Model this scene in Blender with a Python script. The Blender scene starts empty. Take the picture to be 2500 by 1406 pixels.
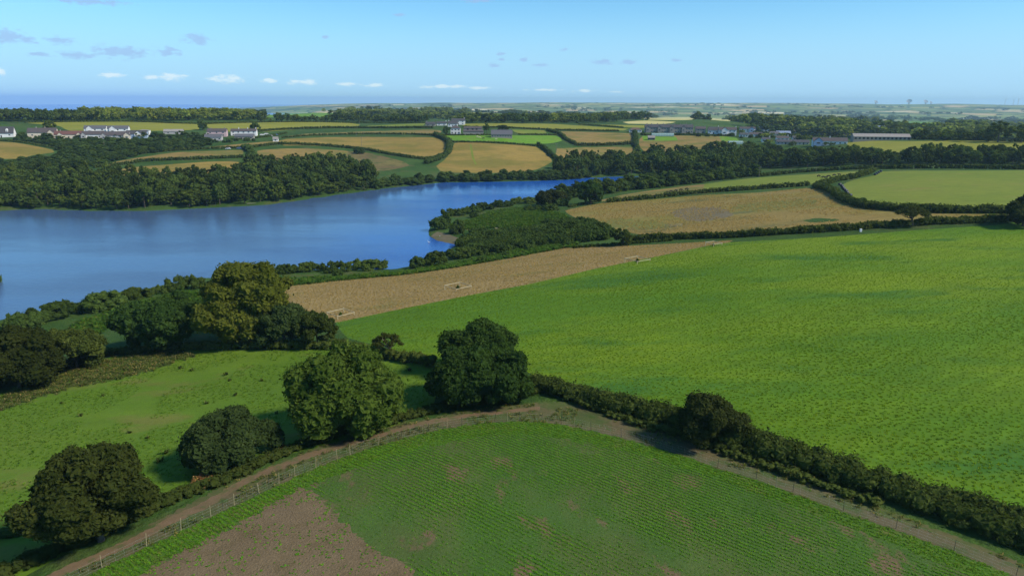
import bpy, bmesh, math, random
import numpy as np
from mathutils import Matrix, Vector, geometry as mgeo

S = bpy.context.scene
COL = S.collection
R = math.radians
rng = np.random.default_rng(7)
random.seed(7)

# ------------------------------------------------------------------ camera
CAM_H = 55.0                      # metres above the lake
FPX = 1670.0                      # focal length in photo pixels (2500 wide)
PITCH = math.atan((703 - 247) / FPX)
ROLL = 0.0030
F_ = np.array([0, math.cos(PITCH), -math.sin(PITCH)])
R0 = np.array([1.0, 0, 0]); U0 = np.array([0, math.sin(PITCH), math.cos(PITCH)])
RC = math.cos(ROLL) * R0 + math.sin(ROLL) * U0
UC = -math.sin(ROLL) * R0 + math.cos(ROLL) * U0
cam_d = bpy.data.cameras.new('camera'); cam = bpy.data.objects.new('camera', cam_d); COL.objects.link(cam)
m = Matrix.Identity(4)
for i in range(3):
    m[i][0] = RC[i]; m[i][1] = UC[i]; m[i][2] = -F_[i]
m[2][3] = CAM_H
cam.matrix_world = m
cam_d.sensor_width = 36; cam_d.lens = 36 * FPX / 2500
cam_d.clip_start = 0.5; cam_d.clip_end = 90000
S.camera = cam

# ------------------------------------------------------------------ light
SUN_EL, SUN_AZ = R(42), R(108)     # azimuth clockwise from the view direction (+Y)
SUN_STRENGTH, SUN_ANGLE, SKY_STRENGTH, EXPOSURE = 4.6, R(9.0), 0.136, 0.22
S.view_settings.view_transform = 'Standard'; S.view_settings.look = 'None'
S.view_settings.exposure = EXPOSURE; S.view_settings.gamma = 1.0
S.view_settings.use_curve_mapping = False
sd = bpy.data.lights.new('sun', 'SUN'); sun = bpy.data.objects.new('sun', sd); COL.objects.link(sun)
sd.energy = SUN_STRENGTH; sd.angle = SUN_ANGLE; sd.color = (1.0, 0.91, 0.77)
sdir = Vector((math.sin(SUN_AZ) * math.cos(SUN_EL), math.cos(SUN_AZ) * math.cos(SUN_EL), math.sin(SUN_EL)))
sun.rotation_euler = sdir.to_track_quat('Z', 'Y').to_euler()
sun.location = (200, 0, 300)

W = bpy.data.worlds.new('World'); S.world = W; W.use_nodes = True
wt = W.node_tree; wt.nodes.clear()
def WN(t, **k):
    n = wt.nodes.new(t)
    for a, b in k.items(): setattr(n, a, b)
    return n
def wmath(op, a, b=None, c=None):
    n = WN('ShaderNodeMath', operation=op)
    for i, v in enumerate((a, b, c)):
        if v is None: continue
        if isinstance(v, (int, float)): n.inputs[i].default_value = v
        else: wt.links.new(v, n.inputs[i])
    return n.outputs[0]
def wmix(fac, a, b):
    n = WN('ShaderNodeMix', data_type='RGBA')
    for key, v in (('Factor', fac), ('A', a), ('B', b)):
        s = [q for q in n.inputs if q.name == key and q.enabled][0]
        if isinstance(v, (int, float)): s.default_value = v
        elif isinstance(v, tuple): s.default_value = (*v, 1)
        else: wt.links.new(v, s)
    return [q for q in n.outputs if q.enabled][0]
sky = WN('ShaderNodeTexSky', sky_type='NISHITA')
sky.sun_disc = False; sky.sun_elevation = SUN_EL; sky.sun_rotation = SUN_AZ
sky.altitude = 100; sky.air_density = 1.0; sky.dust_density = 0.0; sky.ozone_density = 3.0
tint = WN('ShaderNodeMix', data_type='RGBA', blend_type='MULTIPLY')
tint.inputs[0].default_value = 1.0
wt.links.new(sky.outputs[0], tint.inputs[6]); tint.inputs[7].default_value = (0.49, 0.83, 1.0, 1)
skyc = [q for q in tint.outputs if q.enabled][0]
tc = WN('ShaderNodeTexCoord'); svm = WN('ShaderNodeVectorMath', operation='MAXIMUM'); wt.links.new(tc.outputs['Generated'], svm.inputs[0]); svm.inputs[1].default_value = (-1, -1, 0.004); wt.links.new(svm.outputs[0], sky.inputs[0])
sep = WN('ShaderNodeSeparateXYZ'); wt.links.new(tc.outputs['Generated'], sep.inputs[0])
azn = wmath('ARCTAN2', sep.outputs[0], sep.outputs[1]); eln = wmath('ARCSINE', sep.outputs[2])
comb = WN('ShaderNodeCombineXYZ'); wt.links.new(azn, comb.inputs[0]); wt.links.new(eln, comb.inputs[1])
nmap = WN('ShaderNodeVectorMath', operation='MULTIPLY'); wt.links.new(comb.outputs[0], nmap.inputs[0]); nmap.inputs[1].default_value = (85, 210, 1)
ns = WN('ShaderNodeTexNoise'); wt.links.new(nmap.outputs[0], ns.inputs['Vector']); ns.inputs['Scale'].default_value = 1.0
ns.inputs['Detail'].default_value = 6; ns.inputs['Roughness'].default_value = 0.62
def px_azel(u, v):
    d = F_ + (u - 1250) / FPX * RC - (v - 703) / FPX * UC
    d = d / np.linalg.norm(d)
    return math.atan2(d[0], d[1]), math.asin(d[2])
def cloud_layer(items, k):
    out = None
    for (u, v, w, h) in items:
        a, e = px_azel(u, v); sw, sh = FPX / (w * .95), FPX / (h * .95)
        n = WN('ShaderNodeVectorMath', operation='MULTIPLY_ADD')
        wt.links.new(comb.outputs[0], n.inputs[0]); n.inputs[1].default_value = (sw, sh, 0); n.inputs[2].default_value = (-a * sw, -e * sh, 0)
        l = WN('ShaderNodeVectorMath', operation='LENGTH'); wt.links.new(n.outputs[0], l.inputs[0])
        mm = wmath('SUBTRACT', 1.0, l.outputs['Value'])
        out = mm if out is None else wmath('MAXIMUM', out, mm)
    out = wmath('MAXIMUM', out, -1.0)
    out = wmath('ADD', out, wmath('MULTIPLY', wmath('SUBTRACT', ns.outputs['Fac'], 0.5), k))
    mr = WN('ShaderNodeMapRange', interpolation_type='SMOOTHSTEP'); wt.links.new(out, mr.inputs[0])
    mr.inputs[1].default_value = 0.10; mr.inputs[2].default_value = 0.80
    return mr.outputs[0]
# half widths and half heights, photo pixels
grey = [(15, 90, 45, 20), (62, 98, 28, 12), (143, 101, 38, 12), (95, 133, 22, 8), (190, 136, 50, 11), (290, 128, 75, 18), (410, 127, 32, 14),
        (480, 96, 38, 16), (1222, 133, 16, 5), (1205, 160, 16, 8), (1280, 146, 14, 8), (1320, 160, 26, 6), (1226, 146, 16, 4),
        (1470, 152, 30, 9), (1535, 151, 30, 9), (1652, 148, 18, 6), (1165, 2, 50, 8), (795, 92, 12, 5), (975, 37, 16, 6), (215, 5, 90, 9), (1380, 122, 14, 5)]
white = [(272, 185, 36, 9), (372, 189, 24, 7), (418, 189, 38, 11), (555, 194, 52, 11), (655, 197, 30, 7), (740, 201, 44, 9), (848, 206, 30, 7),
         (915, 209, 36, 6), (1085, 212, 80, 6), (1170, 215, 46, 5), (1330, 220, 60, 4), (1430, 223, 40, 5), (1500, 225, 30, 3), (0, 175, 12, 9)]
# aerosol band low over the land and sea
hz = WN('ShaderNodeMapRange', interpolation_type='SMOOTHERSTEP'); wt.links.new(eln, hz.inputs[0]); hz.inputs[1].default_value = 0.0; hz.inputs[2].default_value = 0.16; hz.inputs[3].default_value = 0.85; hz.inputs[4].default_value = 0.0
skyc = wmix(hz.outputs[0], skyc, (2.7, 4.6, 6.5))
g = cloud_layer(grey, 2.5); wv = cloud_layer(white, 2.3)
skyc = wmix(wmath('MULTIPLY', g, 0.70), skyc, (2.3, 3.5, 5.6))
skyc = wmix(wmath('MULTIPLY', wv, 0.85), skyc, (5.4, 6.4, 6.7))
bg = WN('ShaderNodeBackground'); wt.links.new(skyc, bg.inputs[0]); bg.inputs[1].default_value = SKY_STRENGTH
wo = WN('ShaderNodeOutputWorld'); wt.links.new(bg.outputs[0], wo.inputs[0])

S.cycles.use_denoising = True
S.cycles.max_bounces = 6; S.cycles.diffuse_bounces = 2; S.cycles.glossy_bounces = 2
S.cycles.transmission_bounces = 3; S.cycles.transparent_max_bounces = 6; S.cycles.volume_bounces = 1
S.cycles.sample_clamp_indirect = 4

# ------------------------------------------------------------------ object helpers
def tag(o, label=None, cat=None, group=None, kind=None):
    if label: o['label'] = label
    if cat: o['category'] = cat
    if group: o['group'] = group
    if kind: o['kind'] = kind
    return o
def empty(name, loc, rz=0.0):
    o = bpy.data.objects.new(name, None); COL.objects.link(o)
    o.location = loc; o.rotation_euler = (0, 0, rz); o.empty_display_size = 0.5
    return o
def link(name, mesh, parent=None, loc=None):
    o = bpy.data.objects.new(name, mesh); COL.objects.link(o)
    if parent is not None: o.parent = parent
    if loc is not None: o.location = loc
    return o
def mesh_np(name, V, T, mats=(), mi=None, smooth=None, tone=None):
    """triangles / quads from numpy arrays (T has shape n,3 or n,4 or a list of both)"""
    me = bpy.data.meshes.new(name)
    Ts = T if isinstance(T, (list, tuple)) else [T]
    V = np.asarray(V, np.float32)
    loops = np.concatenate([np.asarray(t, np.int32).ravel() for t in Ts])
    sizes = np.concatenate([np.full(len(t), t.shape[1], np.int32) for t in Ts])
    me.vertices.add(len(V)); me.vertices.foreach_set('co', V.ravel())
    me.loops.add(len(loops)); me.loops.foreach_set('vertex_index', loops)
    me.polygons.add(len(sizes)); st = np.zeros(len(sizes), np.int32); st[1:] = np.cumsum(sizes)[:-1]
    me.polygons.foreach_set('loop_start', st)
    try: me.polygons.foreach_set('loop_total', sizes)
    except Exception: pass
    for mt in mats: me.materials.append(mt)
    if mi is not None: me.polygons.foreach_set('material_index', np.asarray(mi, np.int32))
    if smooth is not None: me.polygons.foreach_set('use_smooth', np.broadcast_to(np.asarray(smooth, bool), (len(sizes),)).copy())
    if tone is not None:
        a = me.attributes.new('tone', 'FLOAT', 'POINT'); a.data.foreach_set('value', np.asarray(tone, np.float32))
    me.update(calc_edges=True)
    return me
class MB:
    """collects boxes, prisms and bars into one mesh"""
    def __init__(s): s.v = []; s.f = []; s.m = []
    def add(s, vs, fs, m=0):
        b = len(s.v); s.v += [tuple(v) for v in vs]; s.f += [tuple(b + i for i in f) for f in fs]; s.m += [m] * len(fs)
    def box(s, x0, x1, y0, y1, z0, z1, m=0):
        s.add([(x0, y0, z0), (x1, y0, z0), (x1, y1, z0), (x0, y1, z0), (x0, y0, z1), (x1, y0, z1), (x1, y1, z1), (x0, y1, z1)],
              [(0, 3, 2, 1), (4, 5, 6, 7), (0, 1, 5, 4), (1, 2, 6, 5), (2, 3, 7, 6), (3, 0, 4, 7)], m)
    def bar(s, a, b, r0, r1=None, n=6, m=0):
        r1 = r0 if r1 is None else r1
        a = Vector(a); b = Vector(b); d = (b - a).normalized()
        x = d.orthogonal().normalized(); y = d.cross(x)
        vs = []
        for p, r in ((a, r0), (b, r1)):
            for i in range(n):
                t = 2 * math.pi * i / n
                vs.append(p + (x * math.cos(t) + y * math.sin(t)) * r)
        fs = [(i, (i + 1) % n, n + (i + 1) % n, n + i) for i in range(n)] + [tuple(range(n - 1, -1, -1)), tuple(range(n, 2 * n))]
        s.add(vs, fs, m)
    def mesh(s, name, mats):
        me = bpy.data.meshes.new(name); me.from_pydata(s.v, [], s.f)
        for mt in (mats if isinstance(mats, (list, tuple)) else [mats]): me.materials.append(mt)
        me.polygons.foreach_set('material_index', s.m); me.update()
        return me
    def build(s, name, mats, parent=None, loc=None):
        return link(name, s.mesh(name, mats), parent, loc)

# ------------------------------------------------------------------ material helpers
def new_mat(name):
    m = bpy.data.materials.new(name); m.use_nodes = True; m.node_tree.nodes.clear()
    return m, m.node_tree
def N(t, typ, **k):
    n = t.nodes.new(typ)
    for a, b in k.items(): setattr(n, a, b)
    return n
def setin(t, sock, v):
    if isinstance(v, (int, float)): sock.default_value = v
    elif isinstance(v, tuple): sock.default_value = (*v, 1) if sock.type == 'RGBA' and len(v) == 3 else v
    else: t.links.new(v, sock)
def mixc(t, fac, a, b, blend='MIX'):
    n = N(t, 'ShaderNodeMix', data_type='RGBA', blend_type=blend)
    setin(t, n.inputs[0], fac); setin(t, n.inputs[6], a); setin(t, n.inputs[7], b)
    return n.outputs[2]
def mth(t, op, a, b=None, c=None):
    n = N(t, 'ShaderNodeMath', operation=op)
    for i, v in enumerate((a, b, c)):
        if v is not None: setin(t, n.inputs[i], v)
    return n.outputs[0]
def noise(t, vec, scale, detail=4, rough=0.6):
    n = N(t, 'ShaderNodeTexNoise'); t.links.new(vec, n.inputs['Vector'])
    n.inputs['Scale'].default_value = scale; n.inputs['Detail'].default_value = detail; n.inputs['Roughness'].default_value = rough
    return n.outputs['Fac']
def ramp(t, v, lo, hi, smooth=True):
    n = N(t, 'ShaderNodeMapRange', interpolation_type='SMOOTHSTEP' if smooth else 'LINEAR'); t.links.new(v, n.inputs[0])
    n.inputs[1].default_value = lo; n.inputs[2].default_value = hi
    return n.outputs[0]
def vec_obj(t, scale=(1, 1, 1), rot=0.0):
    c = N(t, 'ShaderNodeTexCoord'); mp = N(t, 'ShaderNodeMapping')
    t.links.new(c.outputs['Object'], mp.inputs[0]); mp.inputs['Scale'].default_value = scale; mp.inputs['Rotation'].default_value = (0, 0, rot)
    return mp.outputs[0]
def finish(t, col, rough=0.9, bump=None, bstr=0.5, bdist=0.1, spec=0.2):
    p = N(t, 'ShaderNodeBsdfPrincipled'); setin(t, p.inputs['Base Color'], col); setin(t, p.inputs['Roughness'], rough)
    p.inputs['Specular IOR Level'].default_value = spec
    if bump is not None:
        b = N(t, 'ShaderNodeBump'); b.inputs['Strength'].default_value = bstr; b.inputs['Distance'].default_value = bdist
        t.links.new(bump, b.inputs['Height']); t.links.new(b.outputs[0], p.inputs['Normal'])
    o = N(t, 'ShaderNodeOutputMaterial'); t.links.new(p.outputs[0], o.inputs[0])
    return p
def field_mat(name, a, b, c, big=0.03, fine=1.2, stretch=(1, 1), rot=0.0, patch=(0.5, 0.7), finec=0.35, bstr=0.6, bdist=0.25, rows=None, mid=0.16):
    """a/b mixed by broad patches, c by blotches; fine grain and relief on top"""
    m, t = new_mat(name)
    v = vec_obj(t, (stretch[0], stretch[1], 1), rot)
    n1 = noise(t, v, big, 5, 0.62); n2 = noise(t, v, big * 2.7, 4, 0.6); n3 = noise(t, vec_obj(t, (1, 1, 1)), fine, 5, 0.7); n4 = noise(t, v, mid, 4, 0.65)
    col = mixc(t, ramp(t, n1, 0.36, 0.64), a, b)
    col = mixc(t, ramp(t, n2, patch[0], patch[1]), col, c)
    g = mth(t, 'MULTIPLY_ADD', n3, finec * 2, 1 - finec)
    g = mth(t, 'MULTIPLY', g, mth(t, 'MULTIPLY_ADD', n4, 0.5, 0.75))
    h = n3
    if rows:
        ang, sp, amp = rows
        vr = vec_obj(t, (1, 1, 1), ang)
        sx = N(t, 'ShaderNodeSeparateXYZ'); t.links.new(vr, sx.inputs[0])
        w = mth(t, 'SINE', mth(t, 'MULTIPLY', mth(t, 'ADD', sx.outputs[0], mth(t, 'MULTIPLY', n4, 0.6)), 2 * math.pi / sp))
        g = mth(t, 'MULTIPLY', g, mth(t, 'MULTIPLY_ADD', w, amp, 1.0))
    gc = N(t, 'ShaderNodeCombineColor'); [t.links.new(g, gc.inputs[i]) for i in range(3)]
    col = mixc(t, 1.0, col, gc.outputs[0], 'MULTIPLY')
    finish(t, col, 0.95, h, bstr, bdist, 0.1)
    return m
def leaf_mat(name, a, b, tips=None, transl=0.38, objvar=0.35, up=0.0):
    m, t = new_mat(name); GN_ = (1.36, 1.46, 1.15) if not up else (1.45, 1.45, 1.2)
    a, b = tuple(x * y for x, y in zip(a, GN_)), tuple(x * y for x, y in zip(b, GN_)); tips = tuple(x * y for x, y in zip(tips, GN_)) if tips else None
    at = N(t, 'ShaderNodeAttribute', attribute_name='tone')
    oi = N(t, 'ShaderNodeObjectInfo')
    col = mixc(t, at.outputs['Fac'], a, b)
    if tips:
        col = mixc(t, ramp(t, at.outputs['Fac'], 0.80, 1.0), col, tips)
    r2 = mth(t, 'FRACT', mth(t, 'MULTIPLY', oi.outputs['Random'], 7.31))
    col = mixc(t, mth(t, 'MULTIPLY', ramp(t, r2, 0.45, 1.0), min(1.0, objvar)), col, mixc(t, 1.0, col, (1.5, 1.3, 1.0), 'MULTIPLY'))
    k = mth(t, 'MULTIPLY_ADD', oi.outputs['Random'], objvar, 1 - objvar / 2)
    kc = N(t, 'ShaderNodeCombineColor'); [t.links.new(k, kc.inputs[i]) for i in range(3)]
    col = mixc(t, 1.0, col, kc.outputs[0], 'MULTIPLY')
    d = N(t, 'ShaderNodeBsdfDiffuse'); t.links.new(col, d.inputs[0])
    if up:      # low plants: their many leaf facings average to the sky
        ge = N(t, 'ShaderNodeNewGeometry'); sc1 = N(t, 'ShaderNodeVectorMath', operation='MULTIPLY_ADD')
        t.links.new(ge.outputs['Normal'], sc1.inputs[0]); sc1.inputs[1].default_value = (1 - up,) * 3; sc1.inputs[2].default_value = (0, 0, up)
        nz = N(t, 'ShaderNodeVectorMath', operation='NORMALIZE'); t.links.new(sc1.outputs[0], nz.inputs[0]); t.links.new(nz.outputs[0], d.inputs['Normal'])
    tr = N(t, 'ShaderNodeBsdfTranslucent'); tcol = mixc(t, 1.0, col, (1.2, 1.25, 0.7), 'MULTIPLY'); t.links.new(tcol, tr.inputs[0])
    mx = N(t, 'ShaderNodeMixShader'); mx.inputs[0].default_value = transl
    t.links.new(d.outputs[0], mx.inputs[1]); t.links.new(tr.outputs[0], mx.inputs[2])
    o = N(t, 'ShaderNodeOutputMaterial'); t.links.new(mx.outputs[0], o.inputs[0])
    return m
def plain_mat(name, a, b=None, scale=2.0, rough=0.8, bstr=0.2, bdist=0.02, spec=0.3, stretch=(1, 1, 1)):
    m, t = new_mat(name)
    b = b or tuple(x * 0.75 for x in a)
    v = vec_obj(t, stretch); n = noise(t, v, scale, 5, 0.65)
    finish(t, mixc(t, ramp(t, n, 0.3, 0.7), a, b), rough, n, bstr, bdist, spec)
    return m

# ------------------------------------------------------------------ terrain heights
def ray(u, v):
    u = np.asarray(u, float); v = np.asarray(v, float)
    return F_[None] + ((u - 1250) / FPX)[:, None] * RC[None] - ((v - 703) / FPX)[:, None] * UC[None]
def at_z(u, v, z):
    d = ray(np.atleast_1d(u), np.atleast_1d(v)); t = (z - CAM_H) / d[:, 2]
    return d * t[:, None] + np.array([0, 0, CAM_H])
def at_d(u, d):
    a = np.arctan((np.asarray(u, float) - 1250) / FPX / math.cos(PITCH))   # near the horizon
    return d * np.sin(a), d * np.cos(a)
# photo pixel and height of the ground there
CP = [(300,1406,15),(1250,1406,15.5),(2200,1406,15.2),(2700,1406,14.5),(-300,1406,13),(0,1300,13.3),(-300,1200,9),(-300,1000,4),
 (1240,1020,15),(700,1150,14.6),(1700,1110,15.2),(2200,1290,15.4),
 (0,1100,10),(400,1050,11),(300,950,8),(0,960,6),(700,900,10.3),(600,850,8.8),(300,870,5.8),(100,900,4.2),(250,800,2.4),(400,740,2.0),(550,720,2.6),(100,820,1.8),
 (1050,950,13.8),(1000,870,12.4),
 (1400,920,14.5),(1800,1000,15.5),(2300,1100,16),(2700,1200,16),(1300,800,13),(1700,800,15),(2200,800,17),(2700,800,18.5),(1000,770,10),(850,790,8.5),(1200,710,10.3),(1500,645,12),(1750,597,13.5),(2000,580,16),(2300,560,18),(2700,545,20),
 (750,720,4.6),(900,700,4.8),(1100,665,5),(1300,630,6),(1500,600,8.5),(1700,590,11.5),
 (700,680,1.2),(850,673,1),(985,662,1),(1120,640,1.5),(1250,610,3),
 (1100,560,1.3),(1200,540,2.2),(1300,560,3.3),(1400,570,6),(1300,510,2.2),(1400,480,2),(1500,462,2),
 (1400,520,5.2),(1500,550,7.5),(1600,520,8.5),(1800,540,13),(2000,540,16),(2300,530,19),(2700,525,21),(1700,480,8.5),(1900,470,12.5),(2050,460,15.5),(2300,470,19.5),(2700,470,21.5),
 (1600,470,5.5),(1700,450,6),(1850,430,8),(2000,425,12),(2130,415,15),(2300,416,18),(2700,418,20),
 (1600,425,1.2),(1700,425,2.5),(1750,410,4),(1900,400,8.5),(2100,400,13.5),(2300,395,16.5),(2500,395,18.5),(2800,395,20),
 (1600,375,8),(1700,365,12),(1800,365,13),(1600,345,17),(1750,335,19.5),(1630,322,23),(1750,322,23),(1900,340,19.5),(2000,350,19),(2050,345,21),(2160,342,23.3),(2300,362,22),(2500,365,23.5),(2300,343,25),(2500,347,26),(2800,350,27),
 (1580,312,25.5),(1550,301,25),(1400,306,27),(1250,304,28),
 (1110,327,23.5),(1230,335,22),(1130,303,28),(1050,305,27.5),(1200,300,28.5),(900,300,27.5),(750,300,28.5),(650,320,23.5),(900,320,23.5),(1060,335,21.5),(850,350,17),(1000,365,13.5),(850,375,11.5),(700,380,11),(1200,380,10.5),(1250,415,3),(1100,420,2.5),(1000,400,6.5),(900,410,5),(850,440,2),(1400,400,4.5),(1450,385,7.5),(1450,345,16.5),(1350,340,18.5),(1500,420,1.5),
 (600,410,5.5),(450,400,8),(500,375,13),(400,420,5),(300,410,6.5),(600,360,16),(550,340,20.5),(300,385,10.5),(200,370,14),(100,400,8),(0,400,8),(0,365,16),(0,335,22),(200,338,21.5),(350,338,21.5),(300,322,26),(300,300,31),(0,300,31),(500,300,30.5),(600,320,25),(-300,330,24),(-300,400,9),(-300,480,1.5),(200,440,3.5),(0,460,2),(400,450,2.5),(650,450,2.5),(0,500,0.8),
 (150,291,33),(450,288,31),(-300,291,33)]
DP = []   # photo column, distance, height
for x in (-900, -400, 0, 300, 470): DP += [(x, 1250, 24), (x, 1800, -20), (x, 2600, -85), (x, 6000, -110), (x, 22000, -110)]
DP += [(600,1300,26),(600,1700,12),(600,2600,-30),(600,4200,-85),(600,7500,-72),(600,22000,-110),
 (720,1250,25),(720,1500,27),(720,2200,10),(720,3500,-35),(720,5500,-60),(720,8000,-15),(720,13000,-100),
 (900,1300,24),(900,1700,22),(900,3000,-5),(900,5000,-22),(900,7800,14),(900,13000,-80),(900,22000,-120),
 (1050,1500,20),(1050,7600,26),
 (1200,1200,22),(1200,1600,12),(1200,3000,-15),(1200,5000,-25),(1200,8000,34),(1200,14000,-60),(1200,22000,-110),
 (1500,1000,25),(1500,1600,14),(1500,3000,-12),(1500,5000,-20),(1350,8500,32),(1500,9000,30),(1700,9500,27),(1500,15000,-60),(1500,22000,-110),
 (1650,1050,27),(1720,1150,27),(1750,900,22),
 (1900,750,18),(1900,1000,8),(1900,1500,5),(1900,3000,-25),(1900,5000,-22),(1900,10000,25),(2050,10000,24),(1900,16000,-80),(1900,22000,-110),
 (2080,1000,9),(2080,1250,14),(2160,900,6),(2200,1060,11),(2200,1320,16),(2290,1280,14),(2200,2000,5),(2200,3500,-25),(2200,6000,-20),(2200,10000,22),(2350,10000,20),(2200,22000,-110),
 (2450,900,10),(2500,1300,-4),(2500,2500,-30),(2500,5000,-40),(2500,10000,18),(2500,22000,-110),
 (3100,900,20),(3100,1400,-4),(3100,2500,-30),(3100,5000,-40),(3100,10000,18),(3100,22000,-110)]
pts = []
a = np.array(CP, float)
P = at_z(a[:, 0], a[:, 1], a[:, 2]); pts += [(p[0], p[1], z) for p, z in zip(P, a[:, 2])]
for x, d, z in DP:
    X, Y = at_d(x, d); pts.append((X, Y, z))
pts += [(0, 12, 15.5), (30, 20, 15.2), (-30, 20, 14.5), (60, 15, 15), (-60, 15, 12), (0, -60, 15), (-40, 42, 14.2), (40, 42, 15.3)]
pts = np.array(pts)
def uv_of(x, y):
    return np.arctan2(x, y), 0.5 * np.log(np.maximum(x * x + y * y, 1e-6))
pts = pts[pts[:, 1] > 5]
cu, cv = uv_of(pts[:, 0], pts[:, 1])
def kern(r2): return np.where(r2 > 1e-12, 0.5 * r2 * np.log(np.maximum(r2, 1e-12)), 0)
K = kern((cu[:, None] - cu[None]) ** 2 + (cv[:, None] - cv[None]) ** 2)
n_ = len(cu); lam = 2e-4
A = np.zeros((n_ + 3, n_ + 3)); A[:n_, :n_] = K + lam * np.eye(n_)
A[:n_, n_] = 1; A[:n_, n_ + 1] = cu; A[:n_, n_ + 2] = cv; A[n_:, :n_] = A[:n_, n_:].T
sol = np.linalg.solve(A, np.concatenate([pts[:, 2], np.zeros(3)]))
GU, GV = 520, 620
U_MIN, U_MAX, V_MIN, V_MAX = -1.25, 1.25, math.log(12.0), math.log(26000.0)
gu = np.linspace(U_MIN, U_MAX, GU); gv = np.linspace(V_MIN, V_MAX, GV)
UU, VV = np.meshgrid(gu, gv, indexing='ij')
HG = np.full(UU.shape, sol[n_]) + sol[n_ + 1] * UU + sol[n_ + 2] * VV
for i in range(n_):
    HG += sol[i] * kern((UU - cu[i]) ** 2 + (VV - cv[i]) ** 2)
XX, YY = np.exp(VV) * np.sin(UU), np.exp(VV) * np.cos(UU)

def dens(poly, step):
    """Catmull-Rom through the points, about `step` apart (closed)"""
    p = np.array(poly, float); n = len(p); out = []
    for i in range(n):
        p0, p1, p2, p3 = p[i - 1], p[i], p[(i + 1) % n], p[(i + 2) % n]
        k = max(1, int(np.linalg.norm(p2 - p1) / step))
        for j in range(k):
            s = j / k
            q = 0.5 * ((2 * p1) + (-p0 + p2) * s + (2 * p0 - 5 * p1 + 4 * p2 - p3) * s * s + (-p0 + 3 * p1 - 3 * p2 + p3) * s ** 3)
            out.append(0.5 * q + 0.5 * (p1 + (p2 - p1) * s))
    return np.array(out)
def dens_open(poly, step):
    p = np.array(poly, float)
    p = np.vstack([2 * p[0] - p[1], p, 2 * p[-1] - p[-2]]); out = []
    for i in range(1, len(p) - 2):
        p0, p1, p2, p3 = p[i - 1], p[i], p[i + 1], p[i + 2]
        k = max(1, int(np.linalg.norm(p2 - p1) / step))
        for j in range(k):
            s = j / k
            out.append(0.5 * ((2 * p1) + (-p0 + p2) * s + (2 * p0 - 5 * p1 + 4 * p2 - p3) * s * s + (-p0 + 3 * p1 - 3 * p2 + p3) * s ** 3))
    out.append(p[-2])
    return np.array(out)
def inside(px, py, poly):
    px = np.asarray(px); py = np.asarray(py); c = np.zeros(px.shape, bool)
    x0, y0 = poly[:, 0], poly[:, 1]; x1, y1 = np.roll(x0, -1), np.roll(y0, -1)
    for a0, b0, a1, b1 in zip(x0, y0, x1, y1):
        if b0 == b1: continue
        k = ((b0 > py) != (b1 > py)) & (px < (a1 - a0) * (py - b0) / (b1 - b0) + a0)
        c ^= k
    return c
def seg_dist(px, py, poly, closed=True):
    best = np.full(np.shape(px), 1e18)
    q = np.roll(poly, -1, 0) if closed else poly[1:]
    for (x0, y0), (x1, y1) in zip(poly if closed else poly[:-1], q):
        dx, dy = x1 - x0, y1 - y0; L = dx * dx + dy * dy + 1e-12
        s = np.clip(((px - x0) * dx + (py - y0) * dy) / L, 0, 1)
        best = np.minimum(best, (px - x0 - s * dx) ** 2 + (py - y0 - s * dy) ** 2)
    return np.sqrt(best)

LAKE_PX = [(-420,930),(-150,835),(0,782),(100,768),(160,764),(215,764),(255,745),(310,722),(380,700),(470,682),(580,676),(690,661),(850,656),(930,656),(965,659),(985,653),(1040,640),(1085,622),(1102,606),
 (1125,598),(1100,594),(1066,587),(1052,578),(1050,566),(1058,540),(1095,518),(1160,502),(1230,494),(1304,481),(1368,474),(1400,463),(1430,456),(1470,456),(1522,447),(1560,441),(1610,432),
 (1598,430),(1522,431),(1435,435),(1383,440),(1250,444),(1132,446),(1088,446),(1030,452),(940,461),(850,473),(774,483),(697,495),(620,503),(563,506),(461,511),(333,516),(205,515),(77,511),(0,515),
 (-150,522),(-170,545),(-25,562),(-14,578),(-60,600),(-250,650),(-450,800)]
lk = dens(LAKE_PX, 18)
LAKE = at_z(lk[:, 0], lk[:, 1], 0.0)[:, :2]
near = (np.exp(VV) < 900) & (np.exp(VV) > 90) & (UU < 0.5)
sdist = np.full(UU.shape, 1e3)
sdist[near] = seg_dist(XX[near], YY[near], LAKE)
ins = np.zeros(UU.shape, bool); ins[near] = inside(XX[near], YY[near], LAKE)
out_ = near & ~ins & (sdist < 120)
HG[out_] = np.minimum(np.maximum(HG[out_], np.minimum(0.07 * sdist[out_], 1.6)), 0.5 * sdist[out_] + 0.05)
HG[ins] = -np.clip(0.2 * sdist[ins], 0.02, 4)
def hgt(x, y):
    u, v = uv_of(np.asarray(x, float), np.asarray(y, float))
    a = np.clip((u - U_MIN) / (U_MAX - U_MIN) * (GU - 1), 0, GU - 1.001); b = np.clip((v - V_MIN) / (V_MAX - V_MIN) * (GV - 1), 0, GV - 1.001)
    i = a.astype(int); j = b.astype(int); a = a - i; b = b - j
    return (HG[i, j] * (1 - a) * (1 - b) + HG[i + 1, j] * a * (1 - b) + HG[i, j + 1] * (1 - a) * b + HG[i + 1, j + 1] * a * b)
DS = np.exp(np.linspace(math.log(25.0), math.log(20000.0), 1500))
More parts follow.
